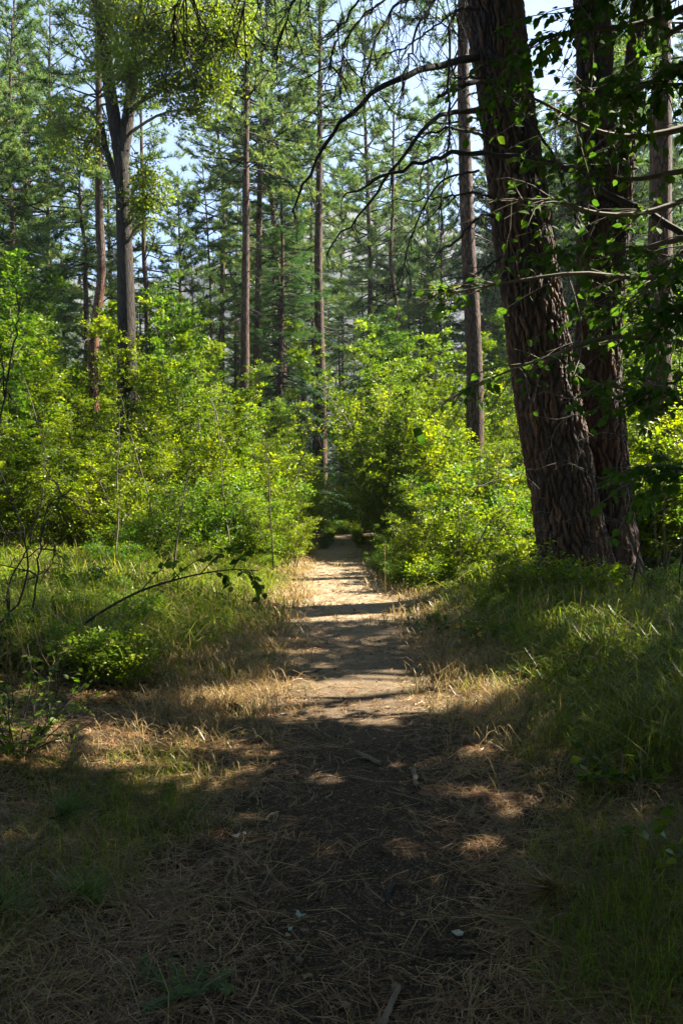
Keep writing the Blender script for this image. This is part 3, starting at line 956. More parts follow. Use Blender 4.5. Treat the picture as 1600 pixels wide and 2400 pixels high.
# the dark drooping fir left of the lone trunk, and a light green larch crown behind it
make_conifer('fir_tree', 'dark drooping fir filling the gap left of the lone trunk', 16, 0.17, 1.0, 3.3, 170, 'fir', 'needle_blue', loc=(*P(662, 1200, 33)[:2], 0), dens=1.3)
make_conifer('larch_tree', 'light green feathery larch behind the lone path end trunk', 20, 0.15, 9.5, 2.3, 70, 'fir', 'needle_light', loc=(*P(735, 1200, 39)[:2], 0))
make_conifer('fir_tree', 'young light green fir low in the gap right of the lone trunk', 11, 0.12, 0.8, 2.3, 90, 'fir', 'needle_light', loc=(*P(868, 1200, 58)[:2], 0))

# ================================================================== forked cottonwood, upper left
def leaf_cloud(centres, radii, n, size, squash=0.8):
    """leaf positions inside ellipsoids, gathered in clumps"""
    out = []
    for (c, rr, k) in zip(centres, radii, n):
        q = max(3, k // 22)
        cl = nrm(R.standard_normal((q, 3))) * (R.uniform(0, 1, (q, 1)) ** 0.45) * rr
        idx = R.integers(0, q, k)
        out.append(np.asarray(c) + cl[idx] + R.normal(0, 0.16, (k, 3)))
    return np.concatenate(out)

DC = 23.0
bc = P(300, 900, DC); bc[2] = tz(bc[0], bc[1])
cot = thing('cottonwood_tree', 'thick forked cottonwood trunk with yellow green sunlit crown', 'tree', bc)
def crow(rows): 
    c = px_trunk(rows, DC); c[:, :3] -= bc; return c
stem = crow([(284, 350, 34), (288, 430, 33), (292, 560, 37), (296, 700, 40), (298, 850, 44)])
stem = np.vstack([[[stem[0, 0], stem[0, 1], -0.3, 0.42]], [[stem[0, 0], stem[0, 1], 0.5, 0.34]], stem])
sL = crow([(205, -120, 18), (228, 0, 22), (246, 110, 26), (258, 210, 30), (272, 300, 32), (284, 370, 34)])
sR = crow([(345, -60, 14), (322, 90, 20), (312, 190, 24), (302, 260, 28), (294, 320, 30), (286, 380, 30)])
sM = crow([(240, 290, 10), (246, 340, 14), (262, 390, 16), (276, 430, 18)])
gc = Geo()
for s_ in (stem, sL, sR, sM):
    s2 = smooth_poly(s_, 30)
    gc.add(*tube(s2[:, :3], s2[:, 3], 12, 0.04))
obj('trunk', gc, M['bark_grey'], cot, smooth=True)
cent, rads, cnt = [], [], []
def cloud(px, py, rpx, k, dd=0.0, rz=1.0):
    cent.append(P(px, py, DC + dd) - bc); r_ = rpx / FPX * DC
    rads.append(np.array([r_, r_ * 0.9, r_ * rz])); cnt.append(k)
for a in ((250, 40, 90, 1500, 0), (350, 60, 110, 2200, -0.8), (450, 90, 100, 2100, -0.6), (530, 90, 60, 1000, -0.3), (420, 190, 85, 1300, -0.7),
          (500, 200, 60, 900, -0.4), (300, 170, 70, 900, -1.0), (390, -60, 160, 2500, 0), (250, -90, 140, 1800, 0.3), (230, 130, 40, 260, 0), (560, 30, 50, 600, 0),
          (345, 420, 42, 420, -0.6), (330, 470, 36, 380, -0.6), (375, 455, 34, 260, -0.5), (345, 520, 26, 150, -0.6), (470, 255, 40, 260, -0.5),
          (195, 330, 70, 480, -0.2), (130, 300, 60, 380, -0.2), (180, 250, 50, 220, 0)):
    cloud(*a)
cnt = [int(1.75 * k) for k in cnt]
LP = leaf_cloud(cent, rads, cnt, 0.1)
n = len(LP)
Dn = nrm(R.standard_normal((n, 3)) + [0, 0, -0.5])
Nn = nrm(R.standard_normal((n, 3)) + [0.4, -0.2, 0.8])
V, F = leaves(LP, Dn, Nn, R.uniform(0.065, 0.105, n), R.uniform(0.05, 0.085, n), 0.1)
gl = Geo()
gl.add(V, F, np.repeat(np.clip(R.normal(0.42, 0.25, n), 0, 1), 4), 1)
# limbs and twigs that carry the leaf clusters
joints = np.vstack([smooth_poly(s_, 20)[4:, :3] for s_ in (stem, sL, sR, sM)])
for c, rr, k in zip(cent, rads, cnt):
    below = joints[np.argmin(np.linalg.norm(joints - (np.array(c) - [0, 0, 0.8]), axis=1))]
    tw = smooth_poly(np.vstack([below, (below + c) / 2 + [0, 0, 0.25], c]), 8)
    gl.add(*tube(tw, np.linspace(0.05, 0.02, 8), 5), mat=0)
    m = max(8, k // 18)
    e = np.array(c) + nrm(R.standard_normal((m, 3))) * rr * R.uniform(0.4, 1, (m, 1))
    p, _ = interp(tw, R.uniform(0.4, 1, m))
    gl.add(*sticks(p, e, 0.014, 0.005, R.normal(0, 0.08, (m, 3))), mat=0)
obj('crown', gl, [M['stem'], M['cotton']], cot)

# ================================================================== background trees: a few kinds, copied
kinds = []
bgname = 'pines standing back in the forest'
for i in range(4):
    H = [22, 25, 20, 26][i]
    r_, _ = make_conifer('pine_tree', 'slender green pine among many standing back in the forest', H, 0.20, [7, 10, 5, 8][i], [3.4, 3.0, 3.5, 3.7][i], [125, 120, 130, 140][i],
                         'pine', 'needle', group=bgname, dead=(14, 3.0), dens=1.0, ntuft=11, nw=0.036)
    kinds.append(r_)
fname = 'firs standing back in the forest'
firs = []
for i in range(3):
    H = [18, 13, 22][i]
    r_, _ = make_conifer('fir_tree', 'full skirted fir among the firs standing back in the forest', H, 0.17, [1.2, 0.8, 3.0][i], [3.0, 2.4, 3.0][i], [150, 120, 160][i],
                         'fir', ['needle_blue', 'needle_light', 'needle_blue'][i], group=fname, dens=1.2)
    firs.append(r_)

def side_word(x, y):
    a = x / max(y, 1)
    return ('left of the path' if a < -0.06 else 'beyond the end of the path' if a < 0.11 else 'right of the path') if y > 4 else 'unseen behind the viewpoint'
WHERE = {'pine_tree': 'slender green pine among many standing back in the forest ', 'fir_tree': 'full skirted fir among those standing back in the forest '}
used = set()
def put(protos, k, x, y, s):
    p = protos[k]
    z = tz(x, y)
    if p.name not in used:
        used.add(p.name); p.location = (x, y, z); p.rotation_euler = (0, 0, R.uniform(0, 6.28)); p.scale = (s, s, s); r_ = p
    else:
        r_ = dup(p, (x, y, z), R.uniform(0, 6.28), s)
    kind = p.name.split('.')[0]; sw = side_word(x, y)
    r_['label'] = WHERE[kind] + sw
    r_['group'] = ('pines' if kind == 'pine_tree' else 'firs') + ' standing back in the forest ' + sw
    return r_

rows = []   # px of the stand, depth, kind, scale
for px, d, k, s in ((20, 34, 0, 1.0), (70, 44, 1, 1.0), (430, 44, 2, 0.95),
                    (550, 54, 0, 1.0), (640, 48, 1, 0.95), (-60, 40, 3, 1.0), (-120, 50, 1, 1.0), 
                    (985, 56, 2, 0.9), (1040, 46, 0, 0.9), (1150, 52, 3, 1.0), (1210, 44, 2, 0.95), (1280, 56, 1, 1.0), (1340, 48, 0, 1.0), 
                    (1480, 46, 2, 1.0), (1560, 54, 1, 1.0), (1620, 46, 0, 1.0), (1250, 70, 0, 1.0), 
                    (-30, 60, 0, 1.1), (40, 74, 1, 1.1), (620, 88, 0, 1.0), (1160, 82, 3, 1.0), (-200, 62, 2, 1.0), 
                    (1200, 54, 2, 1.1), (1235, 50, 2, 1.25), (1385, 47, 1, 1.3), (1500, 48, 3, 1.2), (1600, 50, 1, 1.3), (1330, 62, 2, 1.4),  (1300, 60, 3, 1.2), (1340, 53, 1, 1.2), (1175, 66, 3, 1.2), (1460, 60, 0, 1.25), (1530, 64, 3, 1.2), (1600, 58, 2, 1.2), (1010, 62, 3, 1.2), (960, 68, 1, 1.3), (700, 62, 3, 1.15), (800, 74, 1, 1.35), (880, 70, 3, 1.2),  (1335, 57, 2, 1.15), (1425, 52, 2, 1.0), (1500, 55, 2, 1.0), (60, 95, 2, 1.1), (150, 110, 0, 1.2), (240, 100, 2, 1.1), (310, 120, 3, 1.2), (390, 105, 2, 1.1), (470, 118, 0, 1.2), (560, 108, 2, 1.1), (640, 120, 2, 1.1), (-40, 110, 0, 1.2), (640, 37, 3, 1.05), (865, 46, 1, 1.15),  (-10, 31, 2, 0.9), (60, 38, 3, 1.0), (270, 42, 2, 0.95), (610, 56, 2, 1.0), (650, 42, 2, 0.9),
                    (1230, 50, 3, 1.0), (1360, 62, 0, 1.1), (1440, 42, 3, 1.0), (1500, 56, 1, 1.0), (1640, 54, 0, 1.0)):
    q = P(px, 1160, d)
    put(kinds, k, q[0], q[1], s * R.uniform(0.93, 1.07))
for px, d, k, s in ((150, 40, 0, 0.8), (365, 44, 1, 0.8), (480, 48, 2, 0.7), (600, 62, 0, 0.75), (660, 70, 1, 0.6),
                    (815, 75, 1, 0.55), (850, 90, 0, 0.55), (905, 66, 2, 0.6), (950, 60, 0, 0.75), (990, 74, 1, 0.8), (1060, 58, 2, 0.75), (780, 96, 2, 0.5), (830, 110, 0, 0.55), (700, 100, 0, 0.5), (735, 88, 1, 0.55), (720, 115, 2, 0.55),
                    (885, 120, 2, 0.6), (940, 100, 1, 0.75), (1190, 60, 0, 0.85), (1300, 66, 2, 0.8), (1450, 62, 0, 0.8), (1580, 60, 1, 0.9), (-20, 44, 0, 0.9), (320, 60, 2, 0.8), (560, 90, 2, 0.8), (250, 90, 0, 0.9), (100, 86, 1, 1.0), (440, 96, 0, 0.9), (190, 84, 1, 1.0), (330, 92, 2, 0.9), (395, 80, 1, 1.0), (520, 100, 1, 1.1), (60, 78, 0, 0.9), (600, 84, 2, 0.8), (480, 76, 1, 0.9), (280, 74, 1, 0.9), (140, 72, 1, 0.9),
                    (30, 38, 2, 0.85), (110, 46, 0, 0.9), (280, 44, 0, 0.85), (340, 36, 1, 0.75), (455, 42, 0, 0.75), (585, 44, 1, 0.75), (630, 52, 0, 0.8), (800, 62, 2, 0.86), (850, 56, 0, 0.92), (905, 50, 1, 1.1), (700, 64, 0, 0.9), (760, 80, 0, 1.1), (880, 78, 2, 1.1), (940, 72, 0, 1.25), (830, 84, 0, 1.2), (960, 52, 2, 0.9), (985, 44, 1, 1.0), (715, 84, 1, 1.35), (790, 105, 0, 1.4), (870, 95, 2, 1.2), (920, 88, 0, 1.4), (965, 80, 1, 1.6), (680, 76, 2, 0.9), (745, 98, 2, 1.1), (1010, 50, 1, 0.75), (1130, 46, 2, 0.8), (1240, 44, 0, 0.8), (1340, 50, 1, 0.9), (1400, 44, 2, 0.85), (1500, 50, 0, 0.9)):
    q = P(px, 1160, d)
    put(firs, k, q[0], q[1], s * R.uniform(0.92, 1.08))

# ================================================================== unseen trees added to shade the foreground, crowns shaped round the sun patches
def in_frame(Pt, m=1.12):
    d = np.maximum(Pt[:, 1], 0.01)
    return (Pt[:, 1] > 0.5) & (np.abs(Pt[:, 0]) < 0.4285 * m * d + 0.3) & (Pt[:, 2] < CAM_H + 0.62 * m * d + 0.3)

shade_at = np.array([[9.5, 2.5], [10.5, 10.0], [14.5, 6.5], [14.5, 13.0], [13.0, -2.0], [-5.0, -5.0], [2.5, -6.5], [6.5, 5.0]])
nc = 3100
gx = R.uniform(-8.5, 6.0, nc); gy = R.uniform(-2.5, 13.6, nc); hh = R.uniform(5.0, 15.0, nc)
cl = np.stack([gx + SKX * hh, gy + SKY_ * hh, hh], -1)
over = np.stack([R.uniform(-10, 9, 1700), R.uniform(-12, 8, 1700), R.uniform(5, 12, 1700)], -1)  # extra leaf clusters overhead, added to block sky light
cl = np.concatenate([cl, over])
cl = cl[~in_frame(cl, 1.2)]
who = np.argmin(np.linalg.norm(cl[:, None, :2] - shade_at[None], axis=2), axis=1)
shade_labels = 'broadleaf tree out of view, added to shade the path'
for ti, (tx, ty) in enumerate(shade_at):
    sel = cl[who == ti]
    if len(sel) < 5:
        continue
    base = np.array([tx, ty, tz(tx, ty)])
    root = thing('broadleaf_tree', 'tall broadleaf tree out of view, added to shade the near path', 'tree', base, 0, 'unseen shade trees around the near path')
    tg, P2, r = trunk_geo(trunk_path(14.5, 0.15), 0.24, 0.3, 12)
    obj('trunk', tg, M['bark_grey'], root, smooth=True)
    gl = Geo()
    k = 26
    C = np.repeat(sel, k, 0) + R.normal(0, 0.34, (len(sel) * k, 3)) * np.array([1, 1, 0.7])
    C = C[~opens(C, 0.03)]  # leaves dropped along the sun so the wanted patches stay lit
    C = C[~in_frame(C, 1.05)]
    n = len(C)
    V, F = leaves(C - base, R.standard_normal((n, 3)) + [0, 0, -0.3], R.standard_normal((n, 3)) * 0.6 + np.array(S) * 0.8, R.uniform(0.14, 0.20, n), R.uniform(0.11, 0.16, n), 0.1)
    gl.add(V, F, np.repeat(R.uniform(0, 0.9, n), 4), 1)
    for c in sel[::3]:
        a = at_height(P2, np.array([np.clip(c[2] - 2.5, 2.5, 13)]))[0]
        b = c - base
        tw = smooth_poly(np.vstack([a, (a + b) / 2 + [0, 0, 0.4], b]), 6)
        ok = ~opens(tw + base, 0.0) & ~in_frame(tw + base)
        if ok.all():
            gl.add(*tube(tw, np.linspace(0.05, 0.012, 6), 5), mat=0)
    obj('crown', gl, [M['stem'], M['leaf_dark']], root)

# ================================================================== shrubs of the thicket
def shrub_proto(h, w, nstem, nleaf, size, mat, label, group, flat=0.6, yellow=0.0, name='shrub'):
    root = thing(name, label, 'shrub', (0, 0, 0), 0, group)
    gs, gl = Geo(), Geo()
    per = nleaf // nstem
    for i in range(nstem):
        az = R.uniform(0, 6.28); out = R.uniform(0.05, 0.5) * w / h
        hs = h * R.uniform(0.55, 1.0)
        d = np.array([math.cos(az) * out, math.sin(az) * out, 1.0])
        b0 = np.array([math.cos(az), math.sin(az), 0]) * R.uniform(0, 0.18 * w) + [0, 0, -0.1]
        st = curve(b0, d, hs, 9, -0.005, 0.10)
        gs.add(*tube(st, np.linspace(0.006 + 0.006 * h, 0.004, 10), 5))
        m = max(8, int(per / 40))
        s = R.uniform(0.12, 1.0, m) ** 0.8
        p, dd = interp(st, s)
        a2 = R.uniform(0, 6.28, m)
        td = nrm(np.stack([np.cos(a2), np.sin(a2), R.normal(0.25, 0.3, m)], -1) + dd * 0.35)
        tl = R.uniform(0.25, 0.75, m) * w * 0.42 * (1.25 - 0.8 * s)
        e = p + td * tl[:, None]
        e[:, 2] = np.maximum(e[:, 2], 0.05)
        gs.add(*sticks(p, e, 0.006, 0.002, R.normal(0, 0.04, (m, 3)) * tl[:, None]))
        q = 40
        f = R.uniform(0.1, 1.08, (m, q)) ** 0.6
        C = (p[:, None] + (e - p)[:, None] * f[..., None] + R.normal(0, 0.075, (m, q, 3)) * np.array([1, 1, 0.4])).reshape(-1, 3)
        D = nrm(np.repeat(td, q, 0) * 0.7 + R.standard_normal((m * q, 3)) * np.array([0.8, 0.8, 0.35]) + [0, 0, -0.15])
        Nn = nrm(R.standard_normal((m * q, 3)) * (1 - flat) + [0, 0, 1.0 * flat + 0.2])
        ls = size * R.uniform(0.5, 1.4, m * q) * np.repeat(R.uniform(0.8, 1.25, m), q)
        V, F = leaves(C, D, Nn, ls, ls * R.uniform(0.55, 0.75, m * q), 0.12)
        tt = np.clip(np.repeat(R.uniform(0.0, 0.85, m), q) + R.normal(0, 0.14, m * q) + yellow, 0, 1)
        gl.add(V, F, np.repeat(tt, 4))
    o = obj('stems', gs, M['stem'], root, smooth=True); o['kind'] = 'stuff'
    obj('foliage', gl, M[mat], root)
    return root

# unseen trees added round the camera to block low sky light
for i in range(34):
    if i < 16:
        x, y = R.uniform(-26, 26), R.uniform(-28, -3)
    elif i < 26:
        y = R.uniform(-3, 14); x = -0.4285 * max(y, 0) * 1.1 - R.uniform(3.5, 16)
    else:
        y = R.uniform(-6, 3.5); x = R.uniform(9, 26)
    if i % 3: put(firs, int(R.integers(3)), x, y, R.uniform(0.9, 1.2))
    else: put(kinds, int(R.integers(4)), x, y, R.uniform(0.8, 1.0))

SH = {}
gl_, gr_ = 'green shrubs of the thicket', 'green shrubs of the thicket'
SH['tall'] = [shrub_proto(4.5, 3.0, 11, 12500, 0.062, 'leaf', 'tall leafy green shrub within the sunlit thicket', gl_),
              shrub_proto(4.2, 2.6, 9, 11000, 0.056, 'leaf', 'tall leafy green shrub within the sunlit thicket', gl_, 0.75),
              shrub_proto(4.8, 2.8, 10, 11500, 0.068, 'leaf', 'tall leafy green shrub within the sunlit thicket', gl_, 0.5)]
SH['mid'] = [shrub_proto(2.4, 2.2, 10, 8500, 0.05, 'leaf', 'middling green shrub within the sunlit thicket', gl_, 0.7),
             shrub_proto(2.1, 2.3, 11, 8000, 0.055, 'leaf_fresh', 'middling green shrub within the sunlit thicket', gl_, 0.6)]
SH['yellow'] = [shrub_proto(2.7, 2.3, 9, 8000, 0.062, 'leaf_yellow', 'yellow green glowing shrub of the sunny thicket', 'yellowing shrubs of the thicket', 0.6),
                shrub_proto(2.2, 2.0, 9, 6500, 0.058, 'leaf_yellow', 'yellow green glowing shrub of the sunny thicket', 'yellowing shrubs of the thicket', 0.7)]
SH['low'] = [shrub_proto(0.95, 1.3, 12, 3600, 0.042, 'leaf', 'low leafy plant along the foot of the thicket', 'low leafy plants along the path', 0.7, name='leafy_plant'),
             shrub_proto(0.75, 1.2, 12, 3200, 0.045, 'leaf_yellow', 'low yellowish leafy plant at the foot of the thicket', 'low yellowish plants along the path', 0.7, name='leafy_plant'),
             shrub_proto(1.1, 1.2, 12, 3200, 0.05, 'leaf_fresh', 'low leafy plant along the foot of the thicket', 'low leafy plants along the path', 0.6, name='leafy_plant')]
SH['tree'] = [shrub_proto(8.0, 3.6, 4, 11000, 0.085, 'leaf', 'airy young broadleaf tree rising above the thicket', 'young broadleaf trees in the thicket', 0.5, name='young_tree'),
              shrub_proto(7.0, 3.0, 3, 8500, 0.08, 'leaf_fresh', 'airy young broadleaf tree rising above the thicket', 'young broadleaf trees in the thicket', 0.6, name='young_tree'),
              shrub_proto(9.0, 3.2, 3, 10000, 0.08, 'leaf_mid', 'airy young broadleaf tree rising above the thicket', 'young broadleaf trees in the thicket', 0.45, name='young_tree')]
HS = {'tree': [8.0, 7.0, 9.0], 'tall': [4.5, 4.2, 4.8], 'mid': [2.4, 2.1], 'yellow': [2.7, 2.2], 'low': [0.95, 0.75, 1.1]}
WS = {'tree': 2.6, 'tall': 3.0, 'mid': 2.2, 'yellow': 2.2, 'low': 1.25}

WHAT = {}
for k in range(3): WHAT[('tall', k)] = ('tall leafy green shrub of the thicket', 'tall green shrubs')
for k in range(2):
    WHAT[('mid', k)] = (('middling bright green shrub of the thicket', 'middling shrubs'), ('fresh green middling shrub of the thicket', 'fresh green shrubs'))[k]
    WHAT[('yellow', k)] = ('glowing yellow green shrub of the thicket', 'yellow green shrubs')
for k in range(3): WHAT[('low', k)] = (('low green leafy plant', 'low green plants'), ('low yellowish leafy plant', 'low yellowish plants'), ('low broad leaved fresh plant', 'low fresh plants'))[k]

for k in range(3): WHAT[('tree', k)] = (('airy young tree rising above the thicket', 'young trees'), ('light green young tree rising above the thicket', 'light green young trees'), ('darker green young tree above the thicket', 'darker green young trees'))[k]

def plant(cls, x, y, h, k=None):
    k = int(R.integers(len(SH[cls]))) if k is None else k
    s = h / HS[cls][k]
    dx = x - float(path_centre(y))
    need = 0.75 + 0.30 * WS[cls] * s
    if cls == 'low' and y > 22: need = 0.5
    if y < 33 and abs(dx) < need:
        x = float(path_centre(y)) + math.copysign(need, dx)
    p = SH[cls][k]
    z = tz(x, y) - 0.02
    if p.name not in used:
        used.add(p.name); p.location = (x, y, z); p.rotation_euler = (0, 0, R.uniform(0, 6.28)); p.scale = (s, s, s); r_ = p
    else:
        r_ = dup(p, (x, y, z), R.uniform(0, 6.28), s)
    far = 'near the trail end ' if y > 24 else ''
    sw = 'left of the path' if x < float(path_centre(y)) - (0 if y < 34 else 1) else 'right of the path'
    if cls == 'low' and y < 13.5 and x > 1: sw = 'around the big pine foot'
    elif cls != 'low' and x > 4.2 and y < 33 and x / y > 0.3: sw, far = 'behind the massive pine', ''
    elif cls == 'low' and y < 12.6: sw = 'in the left grass'
    kind, grp = WHAT[(cls, k)]
    r_['label'] = kind + ' ' + far + sw
    r_['group'] = grp + ' ' + far + sw
    return r_

def skyline(px, pts):
    return np.interp(px, [a for a, b in pts], [b for a, b in pts])
LEFT = [(-200, 620), (0, 690), (100, 740), (250, 790), (400, 820), (560, 840), (620, 910), (690, 1010), (745, 1110)]
RIGHT = [(790, 1120), (820, 960), (860, 830), (930, 770), (1020, 800), (1080, 860), (1190, 930), (1240, 950)]
FARR = [(1400, 860), (1480, 780), (1600, 700), (1800, 640)]
for (line, x0, x1, n, d0, d1) in ((LEFT, -180, 745, 80, 16, 32), (RIGHT, 800, 1240, 46, 13.5, 31), (FARR, 1400, 1780, 34, 18, 32)):
    for i in range(n):
        px = x0 + (x1 - x0) * ((i * 0.618034 + R.uniform(0, .05)) % 1)
        f = ((i + R.uniform(0, 1)) / n)
        d = d0 + (d1 - d0) * f
        topy = skyline(px, line) + R.uniform(0, 130) * (1.25 - f) + 150 * (1 - f) ** 2
        h = CAM_H + (1160 - topy) / FPX * d
        h = max(0.7, h) * R.uniform(0.9, 1.0)
        x = (px - 800) / FPX * d
        if line is RIGHT and d < 20:      # lower where the path beside them lies in the sun
            h = min(h, max(0.6, (x - 0.5) / SKX + 0.3))
        if line is FARR:
            cls = 'yellow' if R.uniform() < 0.55 else ('tall' if h > 3 else 'mid')
        elif line is RIGHT:
            cls = 'yellow' if (d < 21 and px > 930 and R.uniform() < 0.75) else ('tall' if h > 3.0 else 'mid')
        else:
            cls = 'tall' if h > 3.0 else ('mid' if h > 1.3 else 'low')
            if h > 1.3 and R.uniform() < (0.12 + 0.25 * (px > 350)) and d < 24: cls = 'yellow'
        plant(cls, x, d, h)
for px, d, top in ((15, 19, 560), (75, 22, 590), (135, 20, 680), (-40, 20, 520), (355, 23, 600), (410, 25, 560), (450, 22, 690), (500, 25, 740), (330, 26, 700),
                   (905, 22, 745), (940, 26, 760), (985, 23, 800), (880, 30, 640), (1000, 34, 700), (850, 38, 690), (640, 30, 880), (690, 33, 960), (1480, 24, 620), (1540, 22, 560), (1590, 26, 500), (1640, 22, 600), (1500, 30, 700)):
    h = CAM_H + (1160 - top) / FPX * d
    plant('tree', (px - 800) / FPX * d, d, h)
for px, d, top in ((40, 27, 600), (110, 28, 520), (150, 29, 650), (240, 30, 690), (290, 28, 760), (370, 31, 640), (440, 32, 600), (490, 30, 680), (560, 31, 800), (610, 34, 840), (-20, 26, 480), (60, 24, 640),
                   (925, 36, 690), (1030, 30, 760), (1130, 27, 700), (1170, 30, 640), (1600, 28, 520), (1480, 32, 640)):
    plant('tree', (px - 800) / FPX * d, d, CAM_H + (1160 - top) / FPX * d, 2 if R.uniform() < 0.7 else 0)
# bushes that close the end of the path
for px, d, h in ((1475, 16, 2.6), (1520, 17, 3.2), (1560, 15.5, 3.0), (1600, 18, 4.0), (1640, 16.5, 3.6), (1500, 19, 4.2), (1690, 18, 4.4)):
    plant('yellow', (px - 800) / FPX * d, d, h)
for y in (24, 26, 27.5, 29, 30, 31, 32, 32.6):
    plant('low', -0.5, y, R.uniform(.25, .5)); plant('low', 0.6, y + .5, R.uniform(.25, .5))
for x, y, h, c in ((0.0, 33.2, .6, 'low'), (0.4, 33.4, .8, 'low'), (-0.3, 33.5, .9, 'low'), (-0.6, 34.0, 1.0, 'low'), (0.3, 34.2, 1.2, 'mid'), (0.9, 34.4, 0.9, 'low'), (-0.1, 33.6, 0.8, 'low'), (1.3, 34.2, 1.4, 'mid'), (-1.0, 34.4, 1.5, 'mid'), (0.5, 36.5, 2.2, 'yellow'), (-0.7, 37, 2.4, 'yellow'), (-1.4, 35, 2.6, 'mid'), (-0.3, 37.5, 3.0, 'tall'), (0.7, 36, 2.4, 'mid'), (1.7, 35, 3.2, 'tall'), (0.2, 40, 3.6, 'tall'), (-1.8, 39, 3.5, 'tall'), (2.6, 38, 4.4, 'tall'), (0.0, 35.0, 1.5, 'mid'),
                   (-2.6, 33, 2.4, 'mid'), (2.2, 31.5, 2.6, 'mid'), (3.3, 42, 5, 'tall'), (-3.6, 42, 4.4, 'tall'), (1.2, 44, 4.0, 'tall')):
    plant(c, x, y, h)
# low plants at the foot of the thicket
for i in range(80):
    sd = -1 if i % 2 else 1
    d = 10.5 + 17 * (i / 80) + R.uniform(-0.5, 0.5)
    x = float(path_centre(d)) + sd * (1.35 + abs(R.normal(0, 1)) * 1.2 + (1.7 if (sd < 0 and d < 15) else 0) + (0.5 if d < 13 else 0))
    plant('low', x, d, R.uniform(0.45, 1.0))
for i in range(15):       # right of the path near the big pine, and around its foot
    d = R.uniform(8.0, 13.5); px = R.uniform(1010, 1640)
    plant('low', (px - 800) / FPX * d, d, R.uniform(0.25, 0.5), 0 if R.uniform() < .5 else 2)
for i in range(34):
    d = R.uniform(5.2, 12.5); px = R.uniform(-80, 330)
    plant('low', (px - 800) / FPX * d, d, R.uniform(0.3, 0.7), 0 if R.uniform() < .5 else 2)

# thin pale saplings standing in the left thicket
for px, top, d in ((268, 950, 13.5), (540, 870, 17), (350, 900, 16), (120, 800, 17), (655, 960, 19), (640, 1000, 15), (410, 1020, 13)):
    b = P(px, 1160, d); b[2] = tz(b[0], b[1])
    h = CAM_H + (1160 - top) / FPX * d
    t = thing('sapling', 'thin pale stemmed sapling rising through the left thicket', 'sapling', b, 0, 'thin saplings in the left thicket')
    st = curve([0, 0, -0.1], [R.normal(0, .05), R.normal(0, .05), 1], h, 12, 0, 0.07)
    g = Geo(); g.add(*tube(st, np.linspace(0.020, 0.005, 13), 6)); obj('stem', g, M['stem'], t, smooth=True)
    g = Geo(); m = 26
    p, dd = interp(st, R.uniform(0.35, 1, m))
    e = p + nrm(R.standard_normal((m, 3)) * [1, 1, .4] + [0, 0, .3]) * R.uniform(0.2, 0.6, (m, 1))
    g.add(*sticks(p, e, 0.006, 0.002), mat=0)
    q = 14
    C = (p[:, None] + (e - p)[:, None] * R.uniform(0.2, 1.05, (m, q, 1)) + R.normal(0, 0.04, (m, q, 3))).reshape(-1, 3)
    V, F = leaves(C, R.standard_normal((m * q, 3)), R.standard_normal((m * q, 3)) * .5 + [0, 0, .8], R.uniform(.04, .07, m * q), R.uniform(.03, .045, m * q), .1)
    g.add(V, F, np.repeat(R.uniform(0.2, 0.9, m * q), 4), 1)
    obj('crown', g, [M['stem'], M['leaf']], t)

# ================================================================== grass
def blades(x, y, h, w, lean, az, curl=0.5):
    n = len(x)
    z = terrain(x, y) - 0.015
    d = np.stack([np.cos(az), np.sin(az), np.zeros(n)], -1)
    s = np.stack([-np.sin(az), np.cos(az), np.zeros(n)], -1) * (w * 0.5)[:, None]
    b = np.stack([x, y, z], -1)
    rows_ = []
    for f, wf in ((0, 0.8), (0.38, 1.0), (0.72, 0.75)):
        c = b + np.array([0, 0, 1]) * (h * (f - 0.25 * curl * lean * f * f))[:, None] + d * (h * lean * (0.25 * f + f * f))[:, None]
        rows_ += [c - s * wf, c + s * wf]
    f = 1.0
    rows_.append(b + np.array([0, 0, 1]) * (h * (f - 0.45 * lean * f))[:, None] + d * (h * lean * 1.35)[:, None])
    V = np.stack(rows_, 1).reshape(-1, 3)
    k = np.arange(n)[:, None] * 7
    Q = np.concatenate([k + [[0, 1, 3, 2]], k + [[2, 3, 5, 4]]])
    T = k + [[4, 5, 6]]
    return V, Q, T

def grass_field(name, label, xf, n, hr, mat, per=9, spread=0.06, lean=(0.1, 0.9), wmul=1.0, tint=(0.1, 0.9), cat='grass'):
    """xf(m) gives tuft positions x, y and a height factor"""
    m = n // per
    tx, ty, hf = xf(m)
    m = len(tx)
    x = np.repeat(tx, per) + R.normal(0, spread, m * per); y = np.repeat(ty, per) + R.normal(0, spread, m * per)
    h = np.repeat(hf, per) * R.uniform(hr[0], hr[1], m * per)
    w = np.maximum(0.0045, np.hypot(x, y) * 0.00085) * R.uniform(0.7, 1.3, m * per) * wmul
    ln = R.uniform(*lean, m * per) ** 1.3
    az = R.uniform(0, 2 * PI, m * per)
    V, Q, T = blades(x, y, h, w, ln, az)
    t = np.repeat(np.clip(np.repeat(R.uniform(*tint, m), per) + R.normal(0, 0.12, m * per), 0, 1), 7)
    g = Geo(); g.add(V, Q, t); 
    g.blocks.append((T, 0))
    return tag(obj(name, g, M[mat]), label, cat, kind='stuff')

def sampler(pxr, dr, dens, bias=1.0):
    def f(m):
        m2 = m * 3
        d = dr[0] * (dr[1] / dr[0]) ** (R.uniform(0, 1, m2) ** bias)
        px = R.uniform(pxr[0], pxr[1], m2)
        x = (px - 800) / FPX * d
        dx = x - path_centre(d)
        keep, hf = dens(x, d, dx)
        i = np.nonzero(R.uniform(0, 1, m2) < keep)[0][:m]
        return x[i], d[i], np.broadcast_to(hf, m2)[i]
    return f

patch = lambda x, y, k=1.0: 0.5 + 0.5 * np.sin(x * 1.9 * k + 1.1 * np.sin(y * 1.3 * k)) * np.cos(y * 1.6 * k - x * 0.7 * k)

